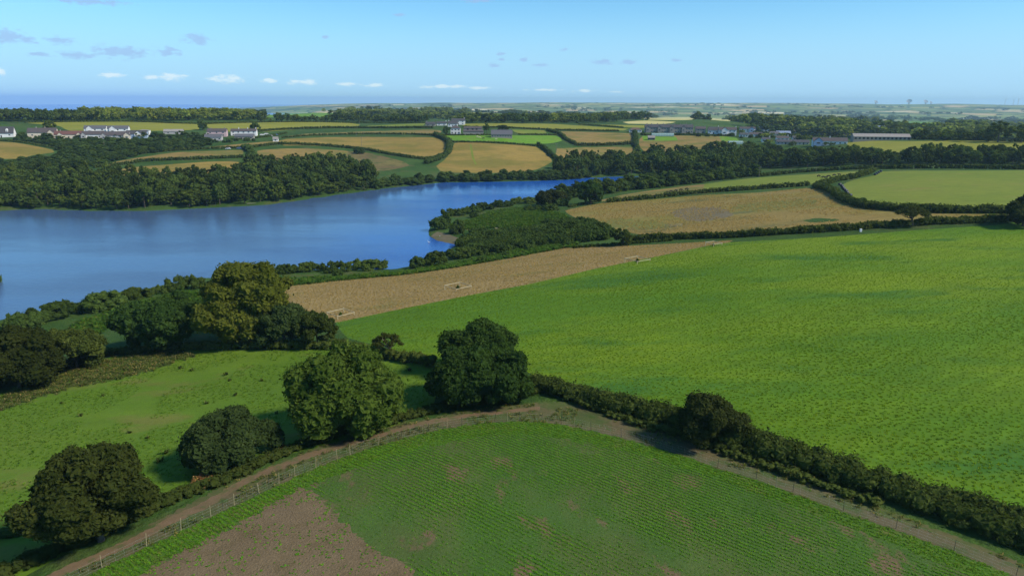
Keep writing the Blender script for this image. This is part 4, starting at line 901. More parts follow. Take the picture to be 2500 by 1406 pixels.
cnt['bank'] = wood([(905,463),(940,459),(1030,450),(1090,444),(1240,442),(1380,438),(1440,433),(1440,427),(1240,434),(1120,436),(1030,442),(960,446),(905,452)],
     5.0, (3.5, 6.5), (1.1, 1.7), BUSH, 'rounded bush on the far lake shore', 'bushes along the far shore', 83, 'bush', 'bush', marks=[(1000, 'below the heathy slope'), (1110, 'below the overgrown hedge'), (1250, 'below the golden field'), (1340, 'at the right of the golden field'), (9999, 'before the tall wood begins')], seed=2)
cnt['mid'] = wood([(1370,436),(1440,431),(1520,429),(1600,429),(1680,430),(1760,424),(1860,412),(1900,402),(1880,388),(1800,388),(1700,393),(1600,390),(1555,392),(1450,402),(1370,398),(1345,414)],
     8.5, (8, 13.5), (0.85, 1.25), TALL + TREE[:2], 'tree in the wood at the lake head,', 'trees at the upper end of the lake', 55, marks=[(1450, 'at its left end'), (1540, 'above the muddy cove'), (1640, 'where the water ends'), (1760, 'below the allotment field'), (9999, 'towards the cattle pasture')], stuff=('wood', 'back of the wood at the upper end of the lake'), seed=3)
cnt['right'] = wood([(1860,410),(2000,408),(2130,404),(2300,404),(2700,404),(2700,388),(2500,388),(2300,388),(2200,394),(2100,388),(2000,384),(1900,388)],
     8.5, (7.5, 12), (0.9, 1.4), TREE, 'dark tree in the belt', 'trees of the dark belt on the right', 45, marks=[(2000, 'below the long white bungalow'), (2130, 'behind the cattle pasture'), (2260, 'behind the left of the bale pasture'), (2380, 'behind the middle of the bale pasture'), (9999, 'behind the right of the bale pasture')], stuff=('wood', 'back of the dark tree belt on the right'), seed=4)
cnt['arm'] = wood([(1385,492),(1400,480),(1480,474),(1560,464),(1650,454),(1750,442),(1850,430),(1850,424),(1750,432),(1650,440),(1600,444),(1520,456),(1470,464),(1414,468),(1340,486)],
     5.5, (4, 8), (1.0, 1.6), BUSH + TREE[:2], 'bushy tree beside the upper lake arm,', 'trees on the near bank of the upper arm', 28, marks=[(1440, 'left of the solid dark tree'), (1540, 'right of the solid dark tree'), (1660, 'above the dry slope'), (9999, 'near the cattle pasture')], stuff=('wood', 'bushy back of the bank above the upper lake arm'), seed=5)
cnt['scrub'] = wood([(140,404),(240,408),(300,388),(400,370),(500,360),(520,346),(400,343),(250,346),(150,346),(60,344),(140,362),(147,377),(100,388),(0,398),(-150,398),(-150,420),(0,420),(140,418)],
     5.6, (2.2, 4.5), (1.0, 1.7), BUSH, 'scrub bush below the left bungalows,', 'scrub below the left bungalows', 60, name='bush', cat='bush', marks=[(120, 'by the left golden field'), (260, 'left of the dry strips'), (9999, 'above the dry strips')], stuff=('scrub', 'rest of the low scrub below the left bungalows'), seed=6)
wood([(-250,298),(0,298),(190,298),(210,291),(0,289),(-250,289)], 8, (9, 12.5), (1.0, 1.4), FAR, 'dark tree of the wood on the left skyline', 'trees of the left skyline wood', 10, seed=7)
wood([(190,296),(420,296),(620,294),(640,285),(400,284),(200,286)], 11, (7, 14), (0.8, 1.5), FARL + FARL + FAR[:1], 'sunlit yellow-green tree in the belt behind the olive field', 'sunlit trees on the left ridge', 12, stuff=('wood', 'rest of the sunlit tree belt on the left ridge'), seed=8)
for k_ in ((365, 1120, 19), (385, 1130, 22), (405, 1125, 21), (428, 1130, 20), (450, 1135, 19), (470, 1140, 17), (352, 1125, 15), (495, 1150, 15), (520, 1150, 17), (545, 1155, 15), (575, 1160, 16), (600, 1165, 14)):
    X, Y = at_d(k_[0], k_[1]); Z = float(hgt(X, Y)); put('tree', FAR[k_[0] % 5], (X, Y, Z), 19, 55 - (258 + 0 * k_[2] - 244) / FPX * k_[1] - Z + (k_[2] - 22) * 0.5, 'tall dark tree of the clump breaking the sea horizon', 'tree', 'trees breaking the sea horizon')
wood([(615,299),(830,298),(1040,300),(1040,296),(830,295),(615,296)], 12, (5, 11), (0.8, 1.2), FAR, 'dark tree of the row on the ridge left of the farm', 'ridge trees left of the farm', 14, seed=9)
wood([(1120,301),(1260,302),(1420,302),(1520,299),(1520,292),(1420,291),(1260,290),(1120,292)], 17, (7, 13), (0.7, 1.1), FAR + FARL[:2], 'tree in the broken row on the ridge right of the farm', 'ridge trees right of the farm', 14, stuff=('wood', 'back of the ridge trees right of the farm'), seed=10)
wood([(1795,350),(1860,356),(1960,360),(2060,356),(2060,338),(1990,318),(1900,312),(1800,316)], 26, (3.5, 6.5), (0.22, 0.42), FAR + FARL[:3] + TREE[:2], 'garden tree among the houses of the right-hand village', 'garden trees of the right-hand village', 22, seed=11)
wood([(1568,370),(1726,366),(1800,362),(1900,372),(1900,390),(1800,390),(1700,394),(1600,390)], 13, (5, 10), (0.5, 0.9), TREE, 'tree in the loose line below the dry allotment field', 'trees below the allotment field', 12, seed=12)
wood([(40,345),(200,342),(420,345),(520,350),(520,334),(400,330),(200,336),(40,332)], 13, (3, 6), (0.4, 0.8), FAR + BUSH[:2], 'garden shrub around the left bungalows', 'garden shrubs of the left bungalows', 30, 'shrub', 'shrub', seed=13)
wood([(2225,344),(2420,347),(2420,339),(2330,333),(2230,334)], 11, (5, 9), (0.8, 1.2), FAR, 'tree on the far hedge beyond the olive field', 'trees beyond the olive field', 8, seed=14)
put('tree', TREE[1], g1(2436, 347), 19, 15.5, 'big dome-shaped dark tree on the hedge beyond the olive field', 'tree')
put('tree', TREE[3], g1(2492, 348), 18, 13, 'second dark tree, right of the dome-shaped one beyond the olive field', 'tree')
put('tree', TREE[2], g1(1743, 384), 12, 14, 'dark round tree, largest in the line below the allotment field', 'tree')
put('tree', TREE[4], g1(1598, 382), 9.5, 12, 'slim dark tree in front of the pale shed', 'tree')
put('tree', TREE[0], g1(625, 330), 10.5, 13, 'round green tree beside the white farmhouse', 'tree')
put('tree', TREE[5], g1(122, 330), 13, 13, 'dark leaning tree behind the left bungalows', 'tree')
put('tree', TREE[4], g1(495, 318), 9, 10, 'dark tree left of the pink house', 'tree')
put('tree', TREE[2], g1(1228, 325), 12, 8, 'dark domed tree between the two farm sheds', 'tree')
put('tree', TREE[1], g1(1188, 324), 8, 9, 'tree right of the long farm shed', 'tree')
put('tree', TREE[3], g1(1090, 331), 8, 9, 'leafy tree left of the white farm cottage', 'tree')
# woods of the far right valley and the distant hills
def far_wood(name, label, u0, u1, d0, d1, n, thr, temps, hr, seed, w=(1.0, 1.6), sc=0.006):
    g = np.random.default_rng(seed); u = u0 + (u1 - u0) * g.random(n); d = np.exp(math.log(d0) + (math.log(d1) - math.log(d0)) * g.random(n))
    X, Y = at_d(u, d); uu_, vv_ = uv_of(X, Y); ok = fbm(X, Y, sc, 3, seed) > thr
    for i, f in enumerate(FIELDS):
        if f[2] in ('lush', 'straw', 'olive', 'grass'): ok &= ~inside(uu_, vv_, polys[i])
    X, Y = X[ok], Y[ok]; Z = hgt(X, Y); k = Z > -55; X, Y = X[k], Y[k]
    h = hr[0] + (hr[1] - hr[0]) * g.random(len(X)); scatter(name, X, Y, h * (w[0] + (w[1] - w[0]) * g.random(len(X))), h, temps, label, 'wood', 0.0, seed)
far_wood('wood', 'blue-green woods filling the valley on the right', 1780, 2620, 1000, 1900, 1500, 0.36, FAR + FARL[:3], (11, 17), 41)
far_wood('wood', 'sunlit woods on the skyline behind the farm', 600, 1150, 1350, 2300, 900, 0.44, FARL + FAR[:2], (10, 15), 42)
far_wood('wood', 'dark woods beyond the ridge in the middle', 1080, 1820, 1150, 2600, 1000, 0.52, FAR + FARL[:2], (8, 14), 43)
far_wood('wood', 'blue woods dotted over the distant hills', 850, 2700, 2300, 7000, 2600, 0.54, FAR, (11, 17), 44, (1.5, 3.0), 0.0022)
print('WOODS', cnt)

# low scrub filling the headland neck
g = np.random.default_rng(77); q_ = ground(*np.array(dens([(1125,592),(1160,580),(1250,570),(1330,560),(1400,545),(1440,548),(1500,568),(1480,585),(1400,592),(1330,600),(1250,612),(1180,620),(1130,612)], 12)).T)[:, :2]
X = q_[:, 0].min() + np.ptp(q_[:, 0]) * g.random(900); Y = q_[:, 1].min() + np.ptp(q_[:, 1]) * g.random(900); k = inside(X, Y, q_) & (hgt(X, Y) > .2); X, Y = X[k], Y[k]
h = 1.2 + 2.0 * g.random(len(X)); scatter('scrub', X, Y, h * (1.5 + .6 * g.random(len(X))), h, WIDE[0.5], 'low scrub filling the neck of the headland', 'scrub', 0.0, 77)
# garden shrubs close in front of the houses
def gardens(spans, label, group):
    gg = np.random.default_rng(len(spans))
    for x0, x1, y in spans:
        for i in range(max(1, int((x1 - x0) / 16))):
            u = x0 + (x1 - x0) * (i + gg.random()) / max(1, int((x1 - x0) / 16)); P = g1(u, y + gg.random() * 2)
            w = 3.0 + 3.0 * gg.random(); put('shrub', WIDE[0.5][gg.integers(3)], P, w, w * (0.45 + .3 * gg.random()), label, 'shrub', group)
gardens([(30, 82, 340), (90, 140, 342), (146, 200, 343), (205, 255, 342), (256, 312, 344), (315, 420, 341), (420, 505, 340)], 'rounded garden shrub in front of the left bungalows', 'front garden shrubs of the bungalows')
gardens([(500, 570, 347), (570, 625, 344)], 'garden shrub in front of the pink and white farmhouses', 'shrubs before the farmhouses')
gardens([(1568, 1700, 329), (1700, 1800, 332), (1800, 1900, 336)], 'garden shrub along the front of the stone terrace and its neighbours', 'shrubs before the terrace')

# ------------------------------------------------------------------ hedges, each one a thing
def hedge(line, h, w, label, mat='hedge', seed=0, name='hedge', cat='hedge', uneven=0.6, group=None, lsize=None, nleaf=None, step=None, wvar=0.0):
    g = np.random.default_rng(900 + seed); q = dens_open(line, 8); P = ground(q[:, 0], q[:, 1])
    k = P[:, 2] > 0.05; P = P[k]
    sg = np.linalg.norm(np.diff(P[:, :2], axis=0), axis=1); s = np.concatenate([[0], np.cumsum(sg)]); Lh = s[-1]
    dist = np.linalg.norm(P.mean(0) - [0, 0, CAM_H])
    st = step or max(0.55, min(1.5, dist / 330.0)); n = max(6, int(Lh / st))
    rows = 2 if w > 2.2 else 1
    X = []; 
    t = np.clip(np.linspace(0, Lh, n) + (g.random(n) - .5) * st * 0.8, 0, Lh); t.sort(); px_ = np.interp(t, s, P[:, 0]); py_ = np.interp(t, s, P[:, 1])
    dx = np.gradient(px_); dy = np.gradient(py_); l_ = np.hypot(dx, dy) + 1e-9; nx_, ny_ = -dy / l_, dx / l_
    C = []; Rr = []
    for r_ in range(rows * 2):
        low = r_ >= rows
        ww = w * (1 + wvar * t / Lh)
        off = (g.random(n) - 0.5) * ww * (0.9 if low else 0.6); hv = h * (1 - uneven / 2 + uneven * fbm(t * 0.25 + r_ * 31, t * 0 + seed, 1.0, 3))
        hv = hv * (0.55 if low else 1.0); rad = np.maximum(np.minimum(hv * 0.55, ww * 0.42), st * 0.75) * (0.75 + 0.5 * g.random(n))
        x = px_ + nx_ * off; y = py_ + ny_ * off
        C.append(np.stack([x, y, hgt(x, y) + np.maximum(hv - rad * 0.8, rad * 0.3)], 1)); Rr.append(rad)
    C = np.vstack(C); Rr = np.concatenate(Rr)
    ls = lsize or max(0.16, min(0.7, dist / 480.0)); nl = nleaf or (26 if dist < 150 else 14 if dist < 350 else 8)
    org = np.array([*P[len(P) // 2][:2], P[len(P) // 2][2]])
    me = foliage_obj_mesh(name, [(*clump_mesh(C - org, Rr, nl, ls, g, ICO2 if dist < 160 else ICO1, spread=0.28, core=0.84 if dist > 160 else 0.74, rough=0.8 if dist > 160 else 0.5), 0)], [L[mat]])
    return tag(link(name, me, None, org), label, cat, group)
hedge([(1300,944),(1380,964),(1450,985),(1640,1036),(1800,1090),(2000,1147),(2150,1197),(2310,1250),(2474,1305),(2640,1375)], 2.1, 3.2, 'thick dark hedge between the seedling field and the green crop', seed=1, lsize=0.24, nleaf=70, step=0.40, wvar=0.8)
hedge([(1420,990),(1550,1035),(1660,1066),(1800,1118),(1980,1178),(2140,1236)], 0.9, 1.5, 'pale weedy growth along the foot of the thick dark hedge', 'weed', seed=2, lsize=0.17, nleaf=26, step=0.45, name='weed_bank', cat='weeds')
hedge([(-60,1440),(60,1382),(180,1330),(330,1262),(420,1222),(520,1186),(640,1132),(720,1098),(830,1062),(960,1028),(1060,1004),(1200,980),(1300,962)], 1.0, 2.6, 'low weedy hedge bank along the earth track under the round trees', 'weed', seed=3, lsize=0.18, nleaf=30, step=0.42)
hedge([(-40,1420),(40,1385),(120,1355),(210,1330)], 0.9, 1.6, 'yellowed weeds in the lower left corner', 'weed', seed=4, lsize=0.16, nleaf=26, step=0.4, name='weed_bank', cat='weeds')
hedge([(815,846),(870,858),(930,872),(1000,884),(1060,896)], 1.9, 1.9, 'short dark hedge running from the corner bush to the sycamores', seed=5, lsize=0.2, nleaf=30, step=0.5)
hedge([(240,868),(330,862),(480,852),(640,850),(740,850),(830,850)], 1.5, 2.6, 'shaded undergrowth beneath the broad dark tree and golden oak', seed=6, lsize=0.24, nleaf=22, step=0.7)
hedge([(-150,985),(0,945),(120,912),(240,878)], 1.8, 3.0, 'bramble bank under the bushes at the left edge', seed=7, lsize=0.26, nleaf=22, step=0.7)
hedge([(1545,590),(1620,585),(1780,580),(1880,574),(2000,567),(2100,560),(2200,553),(2300,547),(2400,543),(2480,540),(2700,532)], 2.0, 2.4, 'long dark hedge along the far edge of the green crop', seed=8, nleaf=16, step=0.75)
hedge([(1400,606),(1480,600),(1560,594),(1640,588)], 0.9, 2.0, 'low bramble hedge between the hay field and the dry strip', 'bush', seed=9)
hedge([(1484,495),(1540,490),(1600,484),(1700,473),(1800,466),(1900,459),(1972,454)], 2.2, 2.6, 'clipped hedge along the top of the hay field', seed=10)
hedge([(1390,507),(1430,498),(1465,493)], 1.4, 2.0, 'short low hedge left of the gap above the hay field', seed=11)
hedge([(2132,420),(2090,434),(2040,444),(1995,455)], 2.6, 3.2, 'hedge curving up between the cattle pasture and the bale pasture', seed=12)
hedge([(1990,458),(2025,468),(2055,488),(2085,500),(2120,508),(2200,515),(2300,519),(2400,519),(2490,520)], 2.4, 3.2, 'curving hedge below the bale pasture', seed=13)
hedge([(1850,432),(1930,424),(2010,418),(2130,412)], 2.2, 2.4, 'hedge along the top of the cattle pasture', seed=14)
hedge([(2135,413),(2300,412),(2500,414),(2750,416)], 2.6, 2.4, 'straight dark hedge along the top of the bale pasture', seed=15)
hedge([(2225,341),(2350,342),(2500,347),(2700,352)], 2.0, 2.0, 'dark hedge beyond the olive field', seed=16)
hedge([(610,361),(660,355),(692,353),(780,356),(860,363),(900,368),(960,379),(1030,389),(1062,387)], 2.2, 2.6, 'hedge between the golden field and the heathy slope', seed=17)
hedge([(690,337),(760,332),(876,328.5),(980,328.5),(1062,331)], 1.8, 2.0, 'hedge along the top of the golden field', seed=18)
hedge([(1064,331),(1088,342),(1098,355),(1096,370),(1082,384),(1060,394),(1040,400)], 3.4, 5.5, 'broad overgrown hedge between the two golden fields', 'bush', seed=19)
hedge([(1108,347),(1140,348),(1200,349),(1260,353),(1310,358)], 1.6, 1.8, 'low hedge between the green paddock and the golden field', seed=20)
hedge([(1312,356),(1330,366),(1345,380),(1362,392)], 3.4, 3.6, 'bushy hedge going down the right side of the golden field', 'bush', seed=21)
hedge([(620,323),(700,317),(800,313.5),(930,313.5),(1055,313)], 2.2, 2.4, 'hedge below the olive ridge field', seed=22)
hedge([(1130,311),(1240,313),(1350,318),(1510,321)], 1.8, 2.0, 'hedge below the long olive field', seed=23)
hedge([(1336,320),(1366,329),(1384,343),(1404,354)], 3.0, 3.0, 'steep hedge left of the brown dry field', seed=24)
hedge([(1404,356),(1470,356),(1547,352)], 2.8, 3.0, 'bushy hedge below the brown dry field', seed=25)
hedge([(1268,329.5),(1363,330.5)], 1.5, 1.8, 'short hedge behind the green paddock', seed=26)
hedge([(1414,304.5),(1521,312.5)], 1.6, 1.8, 'thin hedge between the two olive fields', seed=27)
hedge([(1548,324),(1552,338),(1550,352),(1558,372)], 3.4, 4.2, 'overgrown hedge left of the allotment field', 'bush', seed=28)
hedge([(232,410),(320,400),(346,395),(486,389),(594,385)], 2.2, 2.6, 'hedge between the two dry strip fields', seed=29)
hedge([(256,398),(307,384),(384,372),(512,364),(606,362)], 2.0, 2.2, 'hedge above the upper dry strip field', seed=30)
hedge([(600,362),(612,372),(618,384),(612,398)], 4.0, 7.0, 'overgrown dark hedge closing the right end of the dry strips', 'bush', seed=31)
hedge([(62,300),(300,297.5),(480,303),(640,299)], 1.8, 2.0, 'hedge on the ridge behind the left houses', seed=32)
hedge([(-150,344),(0,344.5),(70,351),(140,364)], 1.2, 1.6, 'low hedge along the top of the left golden field', seed=33)
hedge([(1086,331),(1160,330.5),(1245,331)], 0.7, 0.9, 'low garden hedge in front of the farm', seed=34)
hedge([(1570,331),(1680,330),(1790,333)], 1.6, 1.6, 'dark garden hedge below the terrace', seed=35)
hedge([(560,343),(640,336),(700,326)], 1.4, 1.8, 'hedge in front of the white farmhouse', seed=36)
hedge([(640,299),(760,298.5),(880,301),(1040,301)], 1.5, 1.8, 'hedge on the ridge behind the olive field', seed=37)

# ------------------------------------------------------------------ ground cover (stuff)
def pts_in(fname, spacing, seed, jitter=0.95, idx=None):
    g = np.random.default_rng(seed); i = FI[fname] if idx is None else idx; q = polys[i]
    X_, Y_ = np.exp(q[:, 1]) * np.sin(q[:, 0]), np.exp(q[:, 1]) * np.cos(q[:, 0])
    a = np.arange(X_.min(), X_.max(), spacing); b = np.arange(Y_.min(), Y_.max(), spacing)
    X, Y = np.meshgrid(a, b); X = (X + (g.random(X.shape) - .5) * spacing * jitter).ravel(); Y = (Y + (g.random(Y.shape) - .5) * spacing * jitter).ravel()
    k = (np.abs(X) < Y * 0.95 + 6) & (Y > 28)
    X, Y = X[k], Y[k]; k = inside(*uv_of(X, Y), q)
    return X[k], Y[k], g
CROPT = [tuft('crop_plant', L['crop'], 300 + i, 10, 0.24, 0.20, 0.070, 0.9) for i in range(4)]
X, Y, g = pts_in('crop_field', 0.62, 61)
k = g.random(len(X)) < np.clip(1.2 - np.hypot(X, Y) / 320, 0.15, 1); X, Y = X[k], Y[k]
s = 0.36 + 0.45 * fbm(X, Y, 0.05, 4, 2)
scatter('crop', X, Y, s * 1.25, s * (0.75 + 0.5 * g.random(len(X))), CROPT, 'leafy green crop plants covering the right-hand field', 'crop', seed=61)
SEED = [tuft('seedling', L['seedling'], 310 + i, 6, 0.06, 0.13, 0.040, 0.9) for i in range(4)]
# drilled rows, running away to the upper left, thin in patches
rd = ground([988, 1540], [1121, 1370]); ang = math.atan2(-(rd[1, 0] - rd[0, 0]), rd[1, 1] - rd[0, 1]); q = polys[FI['seedling_field']]; g = np.random.default_rng(62)
ra, rb = np.meshgrid(np.arange(-105, 105, 0.52), np.arange(-105, 105, 0.075)); ra = ra + (g.random(ra.shape) - .5) * 0.17; rb = rb + (g.random(rb.shape) - .5) * 0.10
X = (ra * math.cos(ang) - rb * math.sin(ang)).ravel(); Y = (60 + ra * math.sin(ang) + rb * math.cos(ang)).ravel()
k = (Y > 40) & (np.abs(X) < Y * 0.95 + 5) & (Y < 110); X, Y = X[k], Y[k]; k = inside(*uv_of(X, Y), q); X, Y = X[k], Y[k]
soil = inside(*uv_of(X, Y), polys[FI['bare_soil']]); head = inside(*uv_of(X, Y), polys[FI['grass_headland']])
along = X * math.cos(ang) + (Y - 60) * math.sin(ang); acr = -X * math.sin(ang) + (Y - 60) * math.cos(ang)
dn = fbm(along, acr * 0.35, 0.22, 4, 5) * 0.6 + fbm(X, Y, 0.045, 3, 9) * 0.5
pk = np.clip((dn - 0.31) * 4.5, 0.12, 1); pk[head] = np.maximum(pk[head], 0.55)
k = (g.random(len(X)) < pk) & ~soil; X1, Y1 = X[k], Y[k]
sc_ = 0.42 + 0.55 * g.random(len(X1)) + 0.35 * (pk[k] - 0.4)
scatter('seedlings', X1, Y1, sc_ * 1.1, sc_, SEED, 'rows of young green seedlings across the foreground field', 'crop', seed=62)
X, Y, g = pts_in('bare_soil', 0.42, 63)
q2 = polys[FI['bare_soil']]; bx, by = np.exp(q2[:, 1]) * np.sin(q2[:, 0]), np.exp(q2[:, 1]) * np.cos(q2[:, 0])
ed = seg_dist(X, Y, np.c_[bx, by]); k = (g.random(len(X)) < 0.34 + 0.5 * np.exp(-ed / 1.6)) & (fbm(X, Y, 0.5, 3, 4) > 0.36)
scatter('weed_seedlings', X[k], Y[k], 0.8 + 1.0 * g.random(k.sum()), 0.6 + 0.6 * g.random(k.sum()), SEED, 'pale green seedlings dotted over the bare soil', 'seedlings', seed=63)
GR = [tuft('grass_tuft', L['grasst'], 320 + i, 9, 0.16, 0.20, 0.028, 0.8) for i in range(3)]
X, Y, g = pts_in('meadow', 0.75, 64); k = fbm(X, Y, 0.12, 3, 7) > 0.42; X, Y = X[k], Y[k]
scatter('grass', X, Y, 0.9 + 0.9 * g.random(len(X)), 0.5 + 0.9 * g.random(len(X)), GR, 'tufted grass over the left meadow', 'grass', seed=64)
X, Y, g = pts_in('grass_headland', 0.5, 65)
scatter('grass', X, Y, 0.9 + 0.8 * g.random(len(X)), 0.5 + 0.6 * g.random(len(X)), GR, 'short grass just inside the netting fence', 'grass', seed=65)
RG = [tuft('rough_tuft', L['weed'], 330 + i, 12, 0.22, 0.45, 0.04, 0.8) for i in range(3)]
X, Y, g = pts_in('verge', 0.62, 66); tk = inside(*uv_of(X, Y), polys[FI['earth_track']]) | inside(*uv_of(X, Y), polys[FI['gravel_track']])
k = ~tk & (fbm(X, Y, 0.35, 3, 8) > 0.46); X, Y = X[k], Y[k]
scatter('grass', X, Y, 0.5 + 0.8 * g.random(len(X)), 0.3 + 0.6 * g.random(len(X)), RG + GR[:1], 'weedy grass between the track and the netting fence', 'grass', seed=66)
X, Y, g = pts_in('rough_strip', 0.7, 67)
scatter('grass', X, Y, 0.9 + 1.2 * g.random(len(X)), 0.5 + 1.0 * g.random(len(X)), RG, 'rough brownish tussocks at the top of the meadow', 'grass', seed=67)
DG = [tuft('dry_tuft', L['drygrass'], 340 + i, 10, 0.2, 0.42, 0.035, 0.7) for i in range(3)]
X, Y, g = pts_in('dry_strip_field', 0.9, 68)
scatter('dry_grass', X, Y, 0.8 + 0.8 * g.random(len(X)), 0.3 + 0.45 * g.random(len(X)), DG, 'dry brown grass tussocks on the strip by the lake', 'grass', seed=68)
X, Y, g = pts_in('hay_field', 1.5, 69); k = fbm(X, Y, 0.06, 3, 3) > 0.40; X, Y = X[k], Y[k]
scatter('dry_grass', X, Y, 1.0 + 1.2 * g.random(len(X)), 0.4 + 0.7 * g.random(len(X)), DG, 'straw-coloured tussocks over the hay field', 'grass', seed=69)
BR = [tuft('bracken_plant', L['bracken'], 350 + i, 12, 0.3, 0.8, 0.14, 1.0) for i in range(3)]
bi = [i for i, f in enumerate(FIELDS) if f[0] == 'bracken']
for i, lab in zip(bi, ('bracken fronds along the strip above the dry field', 'bracken fronds in the middle of the headland', 'bracken fronds on the slope by the golden oak')):
    X, Y, g = pts_in('', 1.15, 70 + i, idx=i)
    scatter('bracken_fronds', X, Y, 0.9 + 1.0 * g.random(len(X)), 0.7 + 0.8 * g.random(len(X)), BR, lab, 'bracken', seed=70 + i)
# dark weeds standing in the meadow
WD = [tuft('weed_clump', L['hedge'], 360 + i, 16, 0.3, 0.6, 0.12, 0.8) for i in range(3)]
for i, (u, v, s_) in enumerate([(197, 1016, 1.0), (318, 1057, .8), (363, 1070, .8), (404, 1106, 1.2), (390, 1128, 1.2), (290, 926, 1.6), (252, 967, .8), (575, 965, 1.0), (552, 915, 1.3), (560, 930, .9), (640, 930, .9), (676, 1010, .8), (505, 985, .9), (150, 985, .7), (440, 900, 1.3), (470, 905, 1.1), (720, 905, 1.0), (1000, 905, 1.4)]):
    o = link('weed_clump', WD[i % 3], None, g1(u, v)); o.scale = (s_ * 0.9,) * 3; o.rotation_euler = (0, 0, i * 1.3)
    tag(o, 'small dark weed clump standing in the grazed meadow', 'weed', 'weed clumps in the meadow')
o = link('bramble_patch', BUSH[2], None, g1(20, 1306)); o.scale = (3.4, 1.6, 0.7); tag(o, 'flat dark bramble patch in the meadow at the left edge', 'bramble')
M['rust'] = plain_mat('dead_bracken', (0.230, 0.110, 0.045), (0.120, 0.060, 0.028), 2.5, 0.95, 0.8, 0.1)
L['dead'] = leaf_mat('dead_leaves', (0.14, 0.065, 0.028), (0.26, 0.14, 0.06), (0.36, 0.24, 0.12))
def heap(u, v, w, h, label, seed):
    g = np.random.default_rng(seed); P = g1(u, v); n = 14
    C = np.c_[(g.random((n, 2)) - .5) * w * 0.7, g.random(n) * h * 0.5]; Rr = h * (0.35 + 0.3 * g.random(n))
    tag(link('brush_heap', foliage_obj_mesh('brush_heap', [(*clump_mesh(C, Rr, 60, 0.16, g, ICO1), 0)], [L['dead']]), None, P), label, 'brush heap')
heap(498, 1182, 2.6, 1.1, 'rusty brown heap of cut brush below the willow', 5)
heap(700, 1100, 1.4, 0.8, 'small pale brown heap right of the willow', 6)

# ------------------------------------------------------------------ buildings
def pm(n, a, b=None, **k): M[n] = plain_mat(n, a, b, **k)
pm('white_render', (0.76, 0.76, 0.74), (0.64, 0.64, 0.62), scale=0.8)
pm('cream_render', (0.66, 0.58, 0.44), (0.54, 0.47, 0.36), scale=0.8)
pm('pink_render', (0.56, 0.40, 0.40), (0.48, 0.34, 0.34), scale=0.8)
pm('blue_render', (0.36, 0.46, 0.60), (0.30, 0.38, 0.50), scale=0.8)
pm('grey_render', (0.44, 0.43, 0.41), (0.34, 0.33, 0.31), scale=0.8)
pm('granite', (0.34, 0.31, 0.26), (0.22, 0.20, 0.17), scale=2.0)
pm('slate', (0.072, 0.071, 0.074), (0.052, 0.051, 0.053), scale=2.5)
pm('slate_pale', (0.112, 0.112, 0.122), (0.086, 0.087, 0.094), scale=2.5)
pm('slate_purple', (0.092, 0.076, 0.074), (0.068, 0.056, 0.054), scale=2.5)
pm('tile_red', (0.150, 0.070, 0.055), (0.110, 0.054, 0.044), scale=2.5)
pm('tile_brown', (0.145, 0.095, 0.070), (0.105, 0.070, 0.054), scale=2.5)
pm('sheet_roof', (0.29, 0.27, 0.245), (0.22, 0.20, 0.18), scale=1.5)
pm('sheet_blue', (0.25, 0.31, 0.42), (0.20, 0.25, 0.34), scale=1.5)
pm('dark_opening', (0.020, 0.020, 0.022), scale=2)
pm('window_frame', (0.75, 0.75, 0.73), scale=2)
pm('net', (0.22, 0.33, 0.31), (0.16, 0.25, 0.24), scale=1.5)
gm, gt = new_mat('window_glass'); gp = finish(gt, (0.02, 0.025, 0.03), 0.08, spec=0.6); M['glass'] = gm

def window(parent, x, y, z, w, h, yaw=0):
    b = MB(); b.box(-w / 2, w / 2, -0.05, 0.06, -h / 2, h / 2, 0); b.box(-w / 2 + .09, w / 2 - .09, -0.09, -0.045, -h / 2 + .09, h / 2 - .09, 1)
    o = b.build('window', [M['window_frame'], M['glass']], parent, (x, y, z)); o.rotation_euler = (0, 0, yaw); return o
def gable_prism(b, x0, x1, y0, y1, z0, zr, axis='x', m=0):
    """closed roof-shaped solid"""
    if axis == 'x':
        ym = (y0 + y1) / 2; vs = [(x0, y0, z0), (x1, y0, z0), (x1, y1, z0), (x0, y1, z0), (x0, ym, zr), (x1, ym, zr)]
        b.add(vs, [(0, 3, 2, 1), (0, 1, 5, 4), (2, 3, 4, 5), (0, 4, 3), (1, 2, 5)], m)
    else:
        xm = (x0 + x1) / 2; vs = [(x0, y0, z0), (x1, y0, z0), (x1, y1, z0), (x0, y1, z0), (xm, y0, zr), (xm, y1, zr)]
        b.add(vs, [(0, 3, 2, 1), (1, 2, 5, 4), (3, 0, 4, 5), (0, 1, 4), (2, 3, 5)], m)
def slab(b, p, q, r, s, th, m=0):
    P_ = [Vector(v) for v in (p, q, r, s)]; n = (P_[1] - P_[0]).cross(P_[3] - P_[0]).normalized()
    if n.z < 0: n = -n
    vs = [v for v in P_] + [v + n * th for v in P_]
    b.add(vs, [(0, 3, 2, 1), (4, 5, 6, 7), (0, 1, 5, 4), (1, 2, 6, 5), (2, 3, 7, 6), (3, 0, 4, 7)], m)
def gable_roof(b, x0, x1, y0, y1, z0, zr, ov=0.3, th=0.14):
    ym = (y0 + y1) / 2; k = (zr - z0) / ((y1 - y0) / 2); zo = z0 - ov * k
    slab(b, (x0 - ov, y0 - ov, zo), (x1 + ov, y0 - ov, zo), (x1 + ov, ym, zr), (x0 - ov, ym, zr), th)
    slab(b, (x1 + ov, y1 + ov, zo), (x0 - ov, y1 + ov, zo), (x0 - ov, ym, zr), (x1 + ov, ym, zr), th * 1.01)
